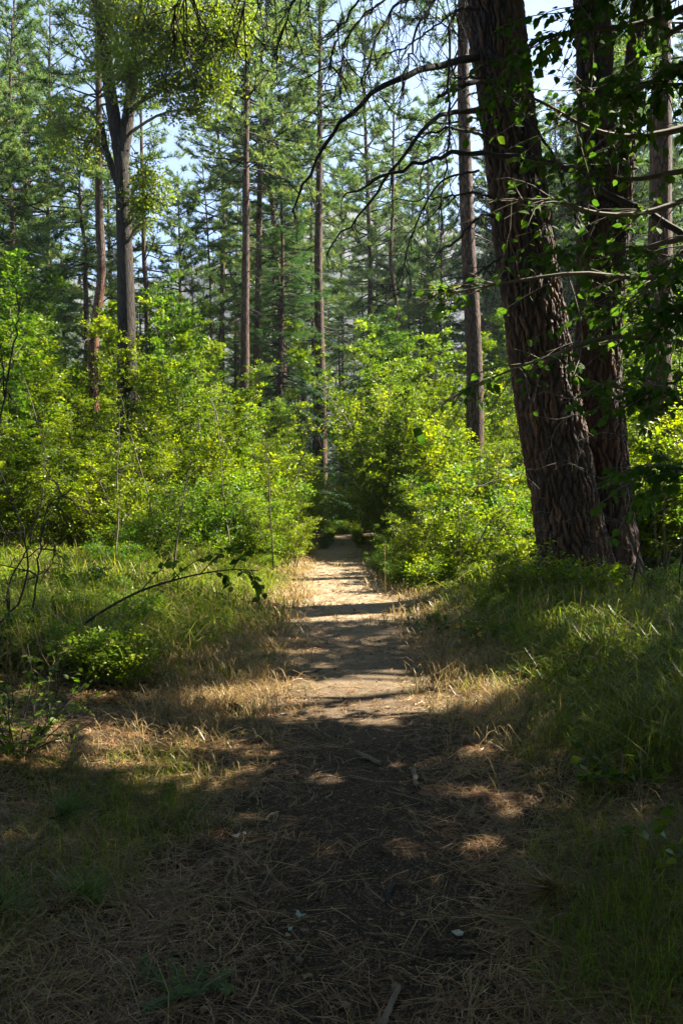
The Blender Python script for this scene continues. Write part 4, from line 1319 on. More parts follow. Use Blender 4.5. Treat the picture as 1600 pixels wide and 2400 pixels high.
def d_left(x, y, dx):
    s = np.clip((-dx - 0.95 - 0.9 * np.clip((9 - y) / 3, 0, 1)) / 0.8, 0, 1)
    return s * (0.35 + 0.65 * patch(x, y)) , 0.45 + 0.55 * np.clip((-dx - 1) / 2, 0, 1) * (0.6 + 0.4 * patch(y, x))
grass_field('grass', 'tall green grass left of the path below the thicket', sampler((-150, 740), (6.6, 26), d_left), 22000, (0.25, 0.85), 'grass', 7, 0.12, (0.1, 1.7), 1.35)

def d_right(x, y, dx):
    s = np.clip((dx - 1.05 - 0.5 * np.clip((5 - y), 0, 1)) / 0.7, 0, 1)
    return s * (0.3 + 0.7 * patch(x + 3, y)), 0.45 + 0.55 * np.clip((dx - 1) / 1.3, 0, 1)
grass_field('grass', 'tall green grass right of the path in front of the big pine', sampler((960, 1750), (4.3, 13), d_right), 12000, (0.12, 0.5), 'grass', 6, 0.11, (0.2, 1.8), 1.25)

def d_verge(x, y, dx):
    a = np.abs(dx)
    s = np.exp(-((a - 1.15) / 0.42) ** 2) * np.clip((y - 4.6) / 1.5, 0.15, 1)
    s = np.maximum(s, 0.9 * np.exp(-((dx + 1.9) / 0.9) ** 2) * np.clip((y - 9) / 2, 0, 1) * np.clip((19 - y) / 3, 0, 1))
    return s, 0.7 + 0.5 * patch(x, y, 2)
grass_field('dry_grass', 'straw coloured dry grass along both edges of the path', sampler((300, 1300), (4.4, 30), d_verge), 27000, (0.05, 0.25), 'dry', 9, 0.06, (0.2, 1.4))

def d_mixl(x, y, dx):
    return np.clip((np.abs(dx) - 0.75) / 0.5, 0, 1) * (0.25 + 0.75 * patch(x * 1.3, y * 1.2)), 0.6 + 0.6 * patch(y, x)
grass_field('dry_grass', 'short matted dry grass under the near trees beside the path', sampler((-150, 1750), (2.1, 9), d_mixl), 10000, (0.04, 0.17), 'dry', 7, 0.06, (0.6, 1.8), 0.8)
grass_field('grass', 'short sparse green grass in the shade beside the near path', sampler((-150, 1750), (2.1, 9), lambda x, y, dx: (np.clip((np.abs(dx) - 0.7) / 0.4, 0, 1) * np.clip(patch(x * 1.1 + 2, y * 1.1) * 1.6 - 0.6, 0, 1), 0.8)), 30000, (0.06, 0.24), 'grass', 14, 0.05, (0.1, 1.3), 0.6)
grass_field('dry_grass', 'dead straw stems mixed into the tall grass right of the path', sampler((960, 1750), (4.3, 13), d_right), 2200, (0.2, 0.6), 'dry', 4, 0.12, (0.1, 1.6), 0.8)
grass_field('dry_grass', 'dead straw stems mixed into the tall grass left of the path', sampler((-150, 740), (6.0, 20), d_left), 5000, (0.25, 0.9), 'dry', 4, 0.12, (0.1, 1.6), 0.8)
# a ground layer of small leaves under the grass
def groundcover(name, label, xf, n, size, mat, hmax):
    x, y, hf = xf(n)
    n = len(x)
    z = terrain(x, y) + R.uniform(0.02, 1, n) ** 1.3 * hmax * hf
    C = np.stack([x, y, z], -1)
    ls = size * R.uniform(0.6, 1.3, n) * np.maximum(1, y / 14)
    V, F = leaves(C, R.standard_normal((n, 3)) * [1, 1, .35], R.standard_normal((n, 3)) * .45 + [0, 0, 1], ls, ls * .65, .12)
    g = Geo(); g.add(V, F, np.repeat(R.uniform(0.1, 0.9, n), 4))
    return tag(obj(name, g, M[mat]), label, 'undergrowth', kind='stuff')
groundcover('undergrowth', 'low leafy undergrowth among the grass and under the thicket left of the path', sampler((-150, 740), (8, 32), d_left), 26000, 0.045, 'leaf', 0.55)
groundcover('undergrowth', 'low leafy undergrowth right of the path around the big pine', sampler((900, 1750), (6, 32), d_right), 22000, 0.042, 'leaf_mid', 0.25)

# ================================================================== needle litter and chips on the ground
def litter(name, label, n, dr, dens, L=(0.07, 0.19), mat='litter', hz=0.02, wmin=0.0018, pxr=(-120, 1720)):
    x, y, _ = sampler(pxr, dr, dens, 1.0)(n)
    m = 3
    n = len(x)
    az = R.uniform(0, 2 * PI, n)
    az = np.repeat(az, m) + R.normal(0, 0.14, n * m)
    l = np.repeat(R.uniform(*L, n), m) * R.uniform(0.85, 1.1, n * m)
    x = np.repeat(x, m); y = np.repeat(y, m)
    drop = R.uniform(0, 1, n * m) < 0.72
    az, l, x, y = az[drop], l[drop], x[drop], y[drop]
    n = len(x)
    w = np.maximum(wmin, np.hypot(x, y) * 0.00042) * R.uniform(0.8, 1.25, n)
    bend = R.normal(0, 0.10, n)
    zz0, zz1, zz2 = R.uniform(0.003, hz, n), R.uniform(0.004, hz * 1.4, n), R.uniform(0.003, hz, n)
    pts = []
    for f, zz, bb in ((0, zz0, 0), (0.5, zz1, 1), (1.0, zz2, 0)):
        px_ = x + np.cos(az) * l * (f - 0.5) - np.sin(az) * l * bend * bb
        py_ = y + np.sin(az) * l * (f - 0.5) + np.cos(az) * l * bend * bb
        c = np.stack([px_, py_, terrain(px_, py_) + zz + 0.004], -1)
        s = np.stack([-np.sin(az), np.cos(az), R.normal(0, 0.4, n)], -1) * (w * 0.5)[:, None]
        pts += [c - s, c + s]
    V = np.stack(pts, 1).reshape(-1, 3)
    k = np.arange(n)[:, None] * 6
    g = Geo()
    g.add(V, np.concatenate([k + [[0, 1, 3, 2]], k + [[2, 3, 5, 4]]]), np.repeat(R.uniform(0, 1, n) ** 1.2, 6))
    return tag(obj(name, g, M[mat]), label, 'litter', kind='stuff')
def d_lit(x, y, dx):
    a = np.abs(dx)
    on = np.clip((a - 0.25) / 0.5, 0, 1)
    return (0.12 + 0.88 * on) * (0.12 + 0.88 * (patch(x * 1.7, y * 1.9) * 0.4 + 0.6 * patch(x * 5.3 + 1, y * 4.7) ** 1.5)) * np.clip((2.6 - a) / 0.8, 0.25, 1), 1.0
litter('needle_litter', 'tan fallen pine needles strewn over the near ground', 24000, (1.9, 9), d_lit)
litter('needle_litter', 'fallen pine needles bleaching on the sunlit far path', 7000, (8, 22), lambda x, y, dx: (np.clip((1.6 - np.abs(dx)) / 0.5, 0, 1), 1.0))
litter('dead_grass_litter', 'long pale dead grass stalks lying across the near ground', 700, (1.9, 7), d_lit, (0.2, 0.42), 'dry', 0.035, 0.003)

def chips(n, dr):
    x, y, _ = sampler((-120, 1720), dr, lambda x, y, dx: (np.clip((1.6 - np.abs(dx)) / 1.0, 0.15, 1), 1.0))(n)
    n = len(x)
    s = 0.0035 + 0.014 * R.uniform(0, 1, n) ** 4
    s = s * np.maximum(1, y / 6)
    C = np.stack([x, y, terrain(x, y) + s * 0.4], -1)
    q = nrm(R.standard_normal((n, 4, 3)) * [1, 1, 0.5])
    V = (C[:, None] + q * s[:, None, None] * np.array([1.4, 0.8, 1.0, 0.7])[None, :, None]).reshape(-1, 3)
    k = np.arange(n)[:, None] * 4
    F = np.concatenate([k + [[0, 1, 2]], k + [[0, 2, 3]], k + [[0, 3, 1]], k + [[1, 3, 2]]])
    g = Geo(); g.add(V, F, np.repeat(R.uniform(0, 1, n) ** 2, 4))
    tag(obj('wood_chips', g, M['chip']), 'tiny bark crumbs and chips scattered over the trodden earth', 'wood chips', kind='stuff')
chips(16000, (1.9, 12))
litter('needle_litter', 'fallen needles further to the sides of the near path', 6000, (1.5, 7), lambda x, y, dx: (np.clip((np.abs(dx) - 1.2) / 0.6, 0, 1) * (0.3 + 0.7 * patch(x * 2, y * 2)), 1.0), pxr=(-900, 2500))
# larger flakes of bark and bits of leaf pressed into the soil
xf_, yf_, _ = sampler((-120, 1720), (1.9, 10), lambda x, y, dx: (np.clip((2.4 - np.abs(dx)) / 1.2, 0.2, 1), 1.0))(900)
nf = len(xf_)
a_ = R.uniform(0, 2 * PI, nf); sf = R.uniform(0.010, 0.030, nf)
Cf = np.stack([xf_, yf_, terrain(xf_, yf_) + R.uniform(0.006, 0.02, nf)], -1)
Df = np.stack([np.cos(a_), np.sin(a_), R.normal(0, .15, nf)], -1)
Vf, Ff = leaves(Cf, Df, R.normal(0, .25, (nf, 3)) + [0, 0, 1], sf * 1.5, sf, R.uniform(-.2, .3, (nf, 1)))
g = Geo(); g.add(Vf, Ff, np.repeat(R.uniform(0, 1, nf) ** 1.5, 4))
tag(obj('bark_flakes', g, M['chip']), 'bark flakes and crumbled leaf bits lying on the near ground', 'bark flakes', kind='stuff')

# ================================================================== large leaves one can pick apart
def leaf_mesh(name, size, mat, wide=0.72, lobes=0.0, cup=0.12, tint=0.5):
    """an oval toothed leaf, stalk at the origin, pointing along +X, bent along its length"""
    k = 7
    u = np.linspace(0, 1, k)
    w = wide * 0.5 * np.sin(PI * np.clip(u * 0.94 + 0.05, 0, 1) ** 0.85) * (1 + 0.07 * np.cos(u * 25)) * (1 + lobes * np.cos(u * 12.0))
    z = -0.22 * u * u
    V = []
    for i in range(k):
        V += [[u[i], 0, z[i] - cup * 0.0], [u[i] + 0.03, w[i], z[i] + cup * w[i] * 1.6], [u[i] + 0.03, -w[i], z[i] + cup * w[i] * 1.6]]
    V += [[-0.25, 0, 0.04], [-0.25, 0.012, 0.04]]
    F = []
    for i in range(k - 1):
        a, b = 3 * i, 3 * i + 3
        F += [[a, b, b + 1, a + 1], [b, a, a + 2, b + 2]]
    g = Geo(); g.add(np.array(V) * size, F, tint)
    g.blocks.append((np.array([[3 * k, 3 * k + 1, 0]]), 0))
    return g.mesh(name, M[mat], True)

def leaf_frame(D, N):
    D = nrm(D); Y = nrm(np.cross(N, D)); Z = np.cross(D, Y)
    return np.stack([D, Y, Z], -1)

from mathutils import Matrix
def put_leaf(me, parent, pos, D, N, s=1.0, name='leaf'):
    o = bpy.data.objects.new(name, me)
    COL.objects.link(o)
    o.parent = parent
    f = leaf_frame(np.asarray(D, float), np.asarray(N, float))
    mtx = Matrix([[*f[0], pos[0]], [*f[1], pos[1]], [*f[2], pos[2]], [0, 0, 0, 1]]) @ Matrix.Scale(s, 4)
    o.matrix_local = mtx
    return o

def many_leaves(pos, D, N, S_, meshes, base_geo_mat, parent, limit, name='foliage'):
    """the first `limit` leaves as parts of their own, the rest joined"""
    pos, D, N, S_ = map(np.asarray, (pos, D, N, S_))
    for i in range(min(limit, len(pos))):
        put_leaf(meshes[int(R.integers(len(meshes)))], parent, pos[i], D[i], N[i], S_[i])
    if len(pos) > limit:
        p, d, nn, s = pos[limit:], D[limit:], N[limit:], S_[limit:]
        g = Geo()
        V, F = round_leaves(p, d, nn, s, s * 0.72)
        g.add(V, F, np.repeat(R.uniform(0.1, 0.8, len(p)), 7))
        o = obj(name, g, base_geo_mat, parent); o['kind'] = 'stuff'

# ---- the dark leafy branches that hang across the big pine
lt_base = np.array([3.75, 6.6, 0.0]); lt_base[2] = tz(3.75, 6.6)
lt = thing('broadleaf_tree', 'dark broad leaved branches hanging across the massive leaning pine', 'tree', lt_base)
tg, ltP, _ = trunk_geo(trunk_path(8.5, 0.15, (0.02, 0.0)), 0.13, 0.3, 12)
obj('trunk', tg, M['bark_grey'], lt, smooth=True)
ldark = [leaf_mesh('leaf', 1.0, 'leaf_dark', w, 0.0, c, t) for w, c, t in ((0.74, 0.12, 0.2), (0.68, 0.2, 0.5), (0.8, 0.05, 0.75), (0.72, 0.15, 0.95))]
LIMBS = [  # px, py, depth, width px
    [(1720, -60, 6.4, 26), (1600, 20, 6.3, 20), (1480, 60, 6.2, 15), (1360, 70, 6.2, 11), (1260, 95, 6.2, 8), (1190, 140, 6.2, 5)],
    [(1720, 250, 6.5, 22), (1600, 300, 6.3, 17), (1480, 320, 6.2, 13), (1380, 300, 6.1, 9), (1290, 250, 6.1, 7), (1215, 215, 6.1, 4)],
    [(1720, 430, 6.4, 20), (1600, 470, 6.2, 15), (1500, 500, 6.1, 12), (1400, 500, 6.0, 9), (1300, 470, 6.0, 7), (1195, 470, 6.0, 4)],
    [(1720, 600, 6.2, 20), (1600, 640, 6.0, 15), (1480, 650, 5.9, 12), (1350, 640, 5.8, 9), (1200, 660, 5.8, 7), (1090, 680, 5.8, 4), (1020, 690, 5.8, 3)],
    [(1720, 820, 6.1, 18), (1560, 800, 5.9, 14), (1420, 790, 5.8, 10), (1300, 830, 5.7, 8), (1190, 870, 5.7, 6), (1085, 915, 5.7, 3)],
    [(1720, 1000, 6.0, 14), (1620, 960, 5.9, 11), (1560, 920, 5.9, 8), (1480, 915, 5.9, 6), (1400, 900, 5.9, 3)],
    [(1720, -150, 5.6, 22), (1580, -80, 5.6, 15), (1450, -30, 5.6, 10), (1330, 30, 5.6, 6)],
    [(1730, 120, 5.6, 18), (1620, 150, 5.5, 13), (1530, 190, 5.5, 9), (1450, 230, 5.5, 5)],
    [(1730, 1180, 6.0, 12), (1640, 1120, 5.9, 9), (1560, 1090, 5.9, 6), (1500, 1110, 5.9, 3)],
    [(1730, 520, 5.6, 16), (1640, 560, 5.5, 12), (1560, 620, 5.5, 8), (1500, 700, 5.5, 4)],
    [(1720, 20, 7.2, 20), (1600, 60, 7.1, 15), (1500, 130, 7.1, 11), (1420, 200, 7.1, 7), (1350, 210, 7.1, 4)],
    [(1720, 380, 7.2, 18), (1600, 400, 7.1, 14), (1480, 420, 7.0, 10), (1380, 400, 7.0, 7), (1270, 380, 7.0, 4)],
    [(1720, 560, 7.0, 18), (1600, 560, 6.9, 14), (1480, 590, 6.8, 10), (1370, 580, 6.8, 7), (1260, 600, 6.8, 4)],
    [(1720, 760, 7.0, 16), (1620, 740, 6.9, 12), (1520, 740, 6.8, 9), (1440, 720, 6.8, 6), (1380, 740, 6.8, 3)],
    [(1730, 720, 5.5, 14), (1650, 700, 5.4, 11), (1580, 740, 5.4, 8), (1520, 790, 5.4, 4)],
]
fol = []
for rows in LIMBS:
    c = smooth_poly(np.array([[*P(px, py, d), w / 2 / FPX * d] for px, py, d, w in rows]), 16)
    Pts = c[:, :3] - lt_base
    # start every limb at the trunk
    st = at_height(ltP, np.array([np.clip(Pts[0, 2] - 0.25, 0.6, 8.2)]))[0]
    Pts = np.vstack([st, Pts]); rr = np.concatenate([[c[0, 3] * 1.15], c[:, 3]])
    g = Geo(); g.add(*tube(Pts, rr, 6, 0.05))
    m = 32
    p, dd = interp(Pts, R.uniform(0.2, 1.0, m) ** 0.8)
    for i in range(m):
        d = nrm(dd[i] * 0.7 + R.standard_normal(3) * [0.7, 0.9, 0.5] + [0, 0, -0.15])
        L = R.uniform(0.15, 0.65)
        k = curve(p[i], d, L, 5, 0.06, 0.12)
        g.add(*tube(k, np.linspace(0.0055, 0.002, 6), 4))
        q = int(5 + 13 * L)
        lp, ld = interp(k, R.uniform(0.15, 1.0, q))
        for a in range(q):
            dl = nrm(ld[a] * 0.5 + R.standard_normal(3) * [0.7, 0.7, 0.3] + [0, 0, -0.35])
            nn = nrm(R.standard_normal(3) * [0.55, 0.55, 0.3] + [0.1, -0.25, 0.9])
            fol.append((lp[a] + dl * 0.02, dl, nn, R.uniform(0.042, 0.09)))
    obj('branch', g, M['stem'], lt, smooth=True)
fp_ = np.array([f[0] for f in fol]) + lt_base
ok_ = ~(opens(fp_, 0.0) & (ground_hit(fp_)[1] < 5.4) & (ground_hit(fp_)[0] < 0.1))
fol = [f for f, k in zip(fol, ok_) if k or R.uniform() < 0.3]
fol.sort(key=lambda f: -f[3])
many_leaves([f[0] for f in fol], [f[1] for f in fol], [f[2] for f in fol], [f[3] for f in fol], ldark, M['leaf_dark'], lt, 290)
# upper crown, above the picture
n0 = 1700
C = np.stack([R.uniform(-1.9, 2.6, n0 * 4), R.uniform(-3.0, 2.2, n0 * 4), R.uniform(3.2, 8.5, n0 * 4)], -1) + lt_base
clump = np.sin(C[:, 0] * 3.1) + np.sin(C[:, 1] * 3.7 + 1) + np.sin(C[:, 2] * 3.3 + C[:, 0]) > -0.3
C = C[clump & ~in_frame(C, 1.0) & ~opens(C, 0.03)]
n = len(C)
gl = Geo()
V, F = round_leaves(C - lt_base, R.standard_normal((n, 3)) + [0, 0, -.4], R.standard_normal((n, 3)) * .7 + [0, 0, .8], R.uniform(.07, .11, n), R.uniform(.055, .08, n), .1)
gl.add(V, F, np.repeat(R.uniform(0, .9, n), 7), 1)
obj('crown', gl, [M['stem'], M['leaf_dark']], lt)

# ---- long arching bare limb in front of the big pine, from the right edge over to the left
bl = thing('bare_limb', 'long bare arching limb crossing in front of the massive pine trunk', 'branch', lt_base)
limb([(1720, 640, 7.6, 22), (1600, 552, 7.8, 21), (1500, 492, 8.0, 20), (1400, 440, 8.2, 19), (1290, 385, 8.4, 18), (1180, 366, 8.6, 16), (1080, 360, 8.8, 15), (1000, 375, 9.0, 12), (900, 412, 9.2, 9), (815, 450, 9.4, 5)], bl, lt_base, 9, 0.35, 'twig', 'limb', -0.3, 34)
limb([(1375, 600, 8.2, 5), (1330, 460, 8.3, 8), (1290, 360, 8.4, 9), (1240, 285, 8.5, 10), (1180, 220, 8.6, 9), (1120, 180, 8.7, 8), (1060, 178, 8.8, 5)], bl, lt_base, 7, 0.3, 'twig', 'limb', -0.3, 24)
limb([(1720, 190, 7.4, 9), (1600, 196, 7.5, 8), (1520, 192, 7.6, 7), (1460, 210, 7.7, 5), (1400, 260, 7.8, 3)], bl, lt_base, 8, 0.4, 'twig', 'limb', -0.2, 18)

# ---- fine pale dead twigs tangled in front of the foot of the big pine
tw_base = np.array([*P(1440, 1160, 11.2)[:2], 0]); tw_base[2] = tz(*tw_base[:2])
bt = thing('dead_shrub', 'tangle of fine bleached dead twigs before the foot of the massive pine', 'shrub', tw_base)
for i in range(22):
    px = R.uniform(1180, 1480); py = R.uniform(920, 1360)
    a = P(px, py, 11.1 + R.normal(0, .15))
    d = np.array([R.choice([-1, 1]) * 1.0, R.normal(0, .2), R.normal(0.1, .35)])
    c = curve(a - tw_base, d, R.uniform(0.4, 1.3), 8, 0.0, 0.26)
    g = Geo(); g.add(*tube(c, np.linspace(0.0045, 0.0018, 9), 4))
    m = 6
    p, dd = interp(c, R.uniform(0.1, 1, m))
    e = p + nrm(dd + R.standard_normal((m, 3)) * .8) * R.uniform(.08, .3, (m, 1))
    g.add(*sticks(p, e, 0.003, 0.0015, R.normal(0, .02, (m, 3))))
    obj('twig', g, M['twig_pale' if i % 4 == 0 else 'stem'], bt)
g = Geo()
for k in range(5):
    st = curve([R.normal(0, .5), R.normal(0, .1), -.05], [R.normal(0, .3), 0, 1], R.uniform(1.4, 2.4), 9, 0, .1)
    g.add(*tube(st, np.linspace(.012, .004, 10), 5))
o = obj('stems', g, M['twig'], bt); o['kind'] = 'stuff'

# ---- small leafy plants near the camera, leaf by leaf
def leafy(name, label, cat, base, h, w, nst, per, size, mats, limit=300, wide=0.72, tint=(0.2, 0.8), up=0.5, stem_mat='stem', lean=(0, 0)):
    root = thing(name, label, cat, base)
    ms = [leaf_mesh('leaf', 1.0, mt, wide * R.uniform(.9, 1.1), 0.0, R.uniform(.05, .2), R.uniform(*tint)) for mt in mats for _ in range(2)]
    f = []
    for i in range(nst):
        az = R.uniform(0, 6.28)
        d = np.array([math.cos(az) * w / h * .6 + lean[0], math.sin(az) * w / h * .6 + lean[1], 1.0])
        st = curve([math.cos(az) * .03, math.sin(az) * .03, -.03], d, h * R.uniform(.6, 1.05), 8, .015, .13)
        g = Geo(); g.add(*tube(st, np.linspace(.0045, .0018, 9), 5))
        p, dd = interp(st, R.uniform(.15, 1.0, per))
        a = R.uniform(0, 6.28, per)
        td = nrm(np.stack([np.cos(a), np.sin(a), R.normal(.25, .25, per)], -1))
        tl = R.uniform(.03, .5, per) * w * .4
        e = p + td * tl[:, None]
        g.add(*sticks(p, e, .0025, .0012))
        obj('stem', g, M[stem_mat], root)
        for k in range(per):
            q = 1 + int(tl[k] / .045)
            for j in range(q):
                pos = p[k] + (e[k] - p[k]) * (j + 1) / q
                f.append((pos, nrm(td[k] + R.standard_normal(3) * [.7, .7, .25]), nrm(R.standard_normal(3) * .35 + [0, -.1, 1]), size * R.uniform(.65, 1.2)))
    many_leaves([x[0] for x in f], [x[1] for x in f], [x[2] for x in f], [x[3] for x in f], ms, M[mats[0]], root, limit)
    return root

def on(px, py):
    return G(px, py)
leafy('leafy_shrub', 'bright green small leaved shrub in a sun patch at the left edge', 'shrub', on(50, 1765), 0.72, 0.75, 20, 11, .043, ['leaf_fresh', 'leaf'], 300, stem_mat='twig')
leafy('leafy_shrub', 'golden leaved little shrub on the right verge below the massive pine', 'shrub', on(1088, 1530), .62, .34, 6, 8, .060, ['leaf_gold', 'leaf', 'leaf_gold'], 160)
leafy('leafy_shrub', 'low dark green leafy clump left of the golden leaved shrub', 'shrub', on(1010, 1500), .42, .5, 7, 6, .055, ['leaf_dark'], 130)
leafy('leafy_shrub', 'low spreading plant with broad dark leaves in the right hand shade', 'shrub', on(1450, 1840), .30, .62, 9, 5, .062, ['leaf_dark', 'leaf'], 150, .9)
leafy('leafy_shrub', 'yellow green leafy stems leaning in at the right edge of the shade', 'shrub', on(1600, 2060), .42, .5, 7, 6, .062, ['leaf', 'leaf_yellow'], 130, .85)
leafy('seedling', 'tiny seedling with a few round yellow green leaves in deep shade', 'seedling', on(1505, 2350), .10, .10, 3, 2, .042, ['leaf_yellow', 'leaf'], 30, .95)
leafy('leafy_shrub', 'small leafy sprig growing against the left side of the pine foot', 'shrub', P(1258, 1290, 11.4) * [1, 1, 0] + [0, 0, tz(*P(1258, 1290, 11.4)[:2])], 1.15, .4, 4, 6, .09, ['leaf_dark', 'leaf'], 60)
leafy('leafy_shrub', 'slim upright shoot with pale leaves in the left grass', 'shrub', on(235, 1560), .42, .16, 2, 7, .045, ['leaf_fresh'], 40)

# ---- arching stem with dark leaves, left
ab = on(150, 1500)
ar = thing('arching_stem', 'thin arching stem with dark leaves reaching over the left grass', 'branch', ab)
rows = [(150, 1520, 6.9), (200, 1462, 6.9), (262, 1420, 6.85), (330, 1385, 6.8), (400, 1362, 6.75), (470, 1345, 6.7), (545, 1335, 6.7), (605, 1338, 6.7)]
c = smooth_poly(np.array([P(*r_) for r_ in rows]), 24) - ab
g = Geo(); g.add(*tube(c, np.linspace(.014, .004, 24), 6, .05))
f = []
for px, py, ex, ey, nl in ((330, 1385, 420, 1310, 8), (400, 1362, 500, 1300, 14), (470, 1345, 560, 1275, 16), (420, 1355, 360, 1290, 8), (545, 1335, 590, 1290, 12), (500, 1340, 540, 1375, 12), (560, 1336, 620, 1390, 12), (590, 1338, 610, 1420, 10), (262, 1420, 330, 1440, 6)):
    a = P(px, py, 6.75) - ab; b = P(ex, ey, 6.6) - ab
    k = smooth_poly(np.vstack([a, (a + b) / 2 + [0, 0, .04], b]), 6)
    g.add(*tube(k, np.linspace(.005, .002, 6), 4))
    p, dd = interp(k, R.uniform(.15, 1.05, nl))
    for i in range(nl):
        f.append((p[i], nrm(dd[i] * .5 + R.standard_normal(3) * [.8, .8, .4] + [0, 0, -.3]), nrm(R.standard_normal(3) * .5 + [0, -.2, .8]), R.uniform(.05, .08)))
obj('stem', g, M['twig'], ar, smooth=True)
many_leaves([x[0] for x in f], [x[1] for x in f], [x[2] for x in f], [x[3] for x in f], ldark, M['leaf_dark'], ar, 200)

# ---- dark thin stems at the left edge
ls = on(-10, 1500)
le = thing('bare_shrub', 'dark leafless stems rising at the left edge above the grass', 'shrub', ls)
for rows in ([(0, 1460, 6.8), (50, 1400, 6.8), (66, 1330, 6.8), (55, 1250, 6.8), (30, 1180, 6.8), (0, 1100, 6.8), (-30, 1000, 6.8)],
             [(70, 1460, 7.2), (80, 1400, 7.2), (92, 1310, 7.2), (100, 1250, 7.2), (125, 1180, 7.2), (180, 1140, 7.2)],
             [(30, 1500, 6.9), (20, 1400, 6.9), (40, 1330, 6.9), (90, 1290, 6.9), (140, 1270, 6.9)],
             [(0, 1000, 6.7), (20, 880, 6.7), (40, 760, 6.7), (60, 700, 6.7)]):
    limb([(a, b, d, 7 - 5 * i / len(rows)) for i, (a, b, d) in enumerate(rows)], le, ls, 4, .35, 'twig', 'stem', .1, 16)

# ---- seed heads of tall grass
for px, py, d in ((1090 * 1.02, 1310, 9), (1380, 1330, 10.5), (1392, 1345, 10.5), (1255, 1430, 8.5), (1190, 1470, 8.2), (1480, 1370, 9.5), (1345, 1330, 11), (880 * 1.02, 1290, 13)):
    tp = P(px, py, d)
    b = np.array([tp[0] + R.normal(0, .05), tp[1], tz(tp[0], tp[1])])
    t = thing('grass_stalk', 'tall grass stalk with tan seed head among the right hand grass', 'grass stalk', b, 0, 'seeding grass stalks right of the path')
    c = curve([0, 0, 0], [R.normal(0, .08), 0, 1], tp[2] - b[2] + .12, 8, .012, .05)
    g = Geo(); g.add(*tube(c, np.linspace(.0035, .0018, 9), 4)); obj('stalk', g, M['dry'], t)
    m = 46; p, dd = interp(c, R.uniform(.72, 1, m))
    g = Geo(); V, F = leaves(p, nrm(dd + R.standard_normal((m, 3)) * .45), R.standard_normal((m, 3)), R.uniform(.02, .035, m), .009, .3)
    g.add(V, F); obj('seed_head', g, M['seed'], t)

# ================================================================== things lying on the ground
def lying_stick(label, pts, w0, w1, mat='stick', forks=(), cat='stick', name='fallen_stick'):
    q = np.array([on(px, py) for px, py in pts])
    w0, w1 = w0 * 1.35, w1 * 1.35
    q[:, 2] += w0 * .8 + .008
    b = q[0].copy(); b[2] = tz(b[0], b[1])
    n = 5 * len(q)
    c = smooth_poly(q, n) - b + R.normal(0, w0 * .12, (n, 3))
    g = Geo()
    V, F = tube(c, np.linspace(w0, w1, n) * (1 + .12 * np.sin(np.arange(n) * 1.3)), 9, .05)
    g.add(V, F)
    for e, sl in ((0, slice(0, 9)), (1, slice(len(V) - 9, len(V)))):       # close the broken ends
        ring = V[sl]; cc = ring.mean(0)
        g.add(np.vstack([ring, cc]), [[i, (i + 1) % 9, 9] for i in range(9)])
    for (f0, dx, dy, L) in forks:
        p, dd = interp(c, np.array([f0]))
        k = curve(p[0], [dx, dy, .25], L, 5, .05, .1)
        g.add(*tube(k, np.linspace(w1 * .8, w1 * .35, 6), 6))
    return tag(obj(name, g, M[mat], smooth=True, loc=b), label, cat)

lying_stick('short thick stick lying alone on the middle of the path', [(835, 1772), (862, 1783), (892, 1798)], .0125, .010, forks=((.2, -.6, .3, .05),))
lying_stick('bent dark twig at the lower left, below the green needle tuft', [(155, 2150), (163, 2178), (190, 2203), (215, 2215), (238, 2223)], .0075, .006)
lying_stick('dark stick pointing up from the bottom edge, right of centre', [(895, 2420), (910, 2380), (925, 2345), (935, 2322)], .0085, .006)
lying_stick('long thin dark twig lying at the bottom left corner', [(-10, 2334), (60, 2330), (120, 2326), (160, 2318)], .0055, .004, 'twig')
lying_stick('lichen spotted pale broken stick on the right verge', [(1080, 1735), (1120, 1742), (1155, 1755), (1180, 1772)], .013, .010, 'stick', ((.4, .4, .6, .12),))
lying_stick('thin dark twig across the shaded path near the sunlit patch', [(690, 1578), (720, 1582), (752, 1572)], .008, .004, 'twig')
lying_stick('grey twig slanting in the dark grass at the lower right', [(1345, 2225), (1375, 2190), (1405, 2160)], .005, .003, 'twig_pale')
lying_stick('dark twig lying in the shaded dirt right of centre near the bottom', [(905, 2125), (912, 2100), (925, 2075)], .007, .005, 'twig')
lying_stick('forked dark twig at the edge of the dirt near the bottom', [(1020, 2240), (1060, 2236), (1110, 2228)], .006, .003, 'twig', ((.5, .3, -.5, .07),))
lying_stick('reddish straight twig leaning in the dry grass at the left', [(212, 1812), (232, 1832), (250, 1852)], .004, .003, 'stick')
lying_stick('curved dark twig on the far sunlit left verge', [(612, 1388), (640, 1396), (662, 1392)], .014, .008, 'twig')
lying_stick('flat splinter of pale wood standing out right of the path', [(968, 1812), (972, 1835), (976, 1850)], .012, .007, 'stick')

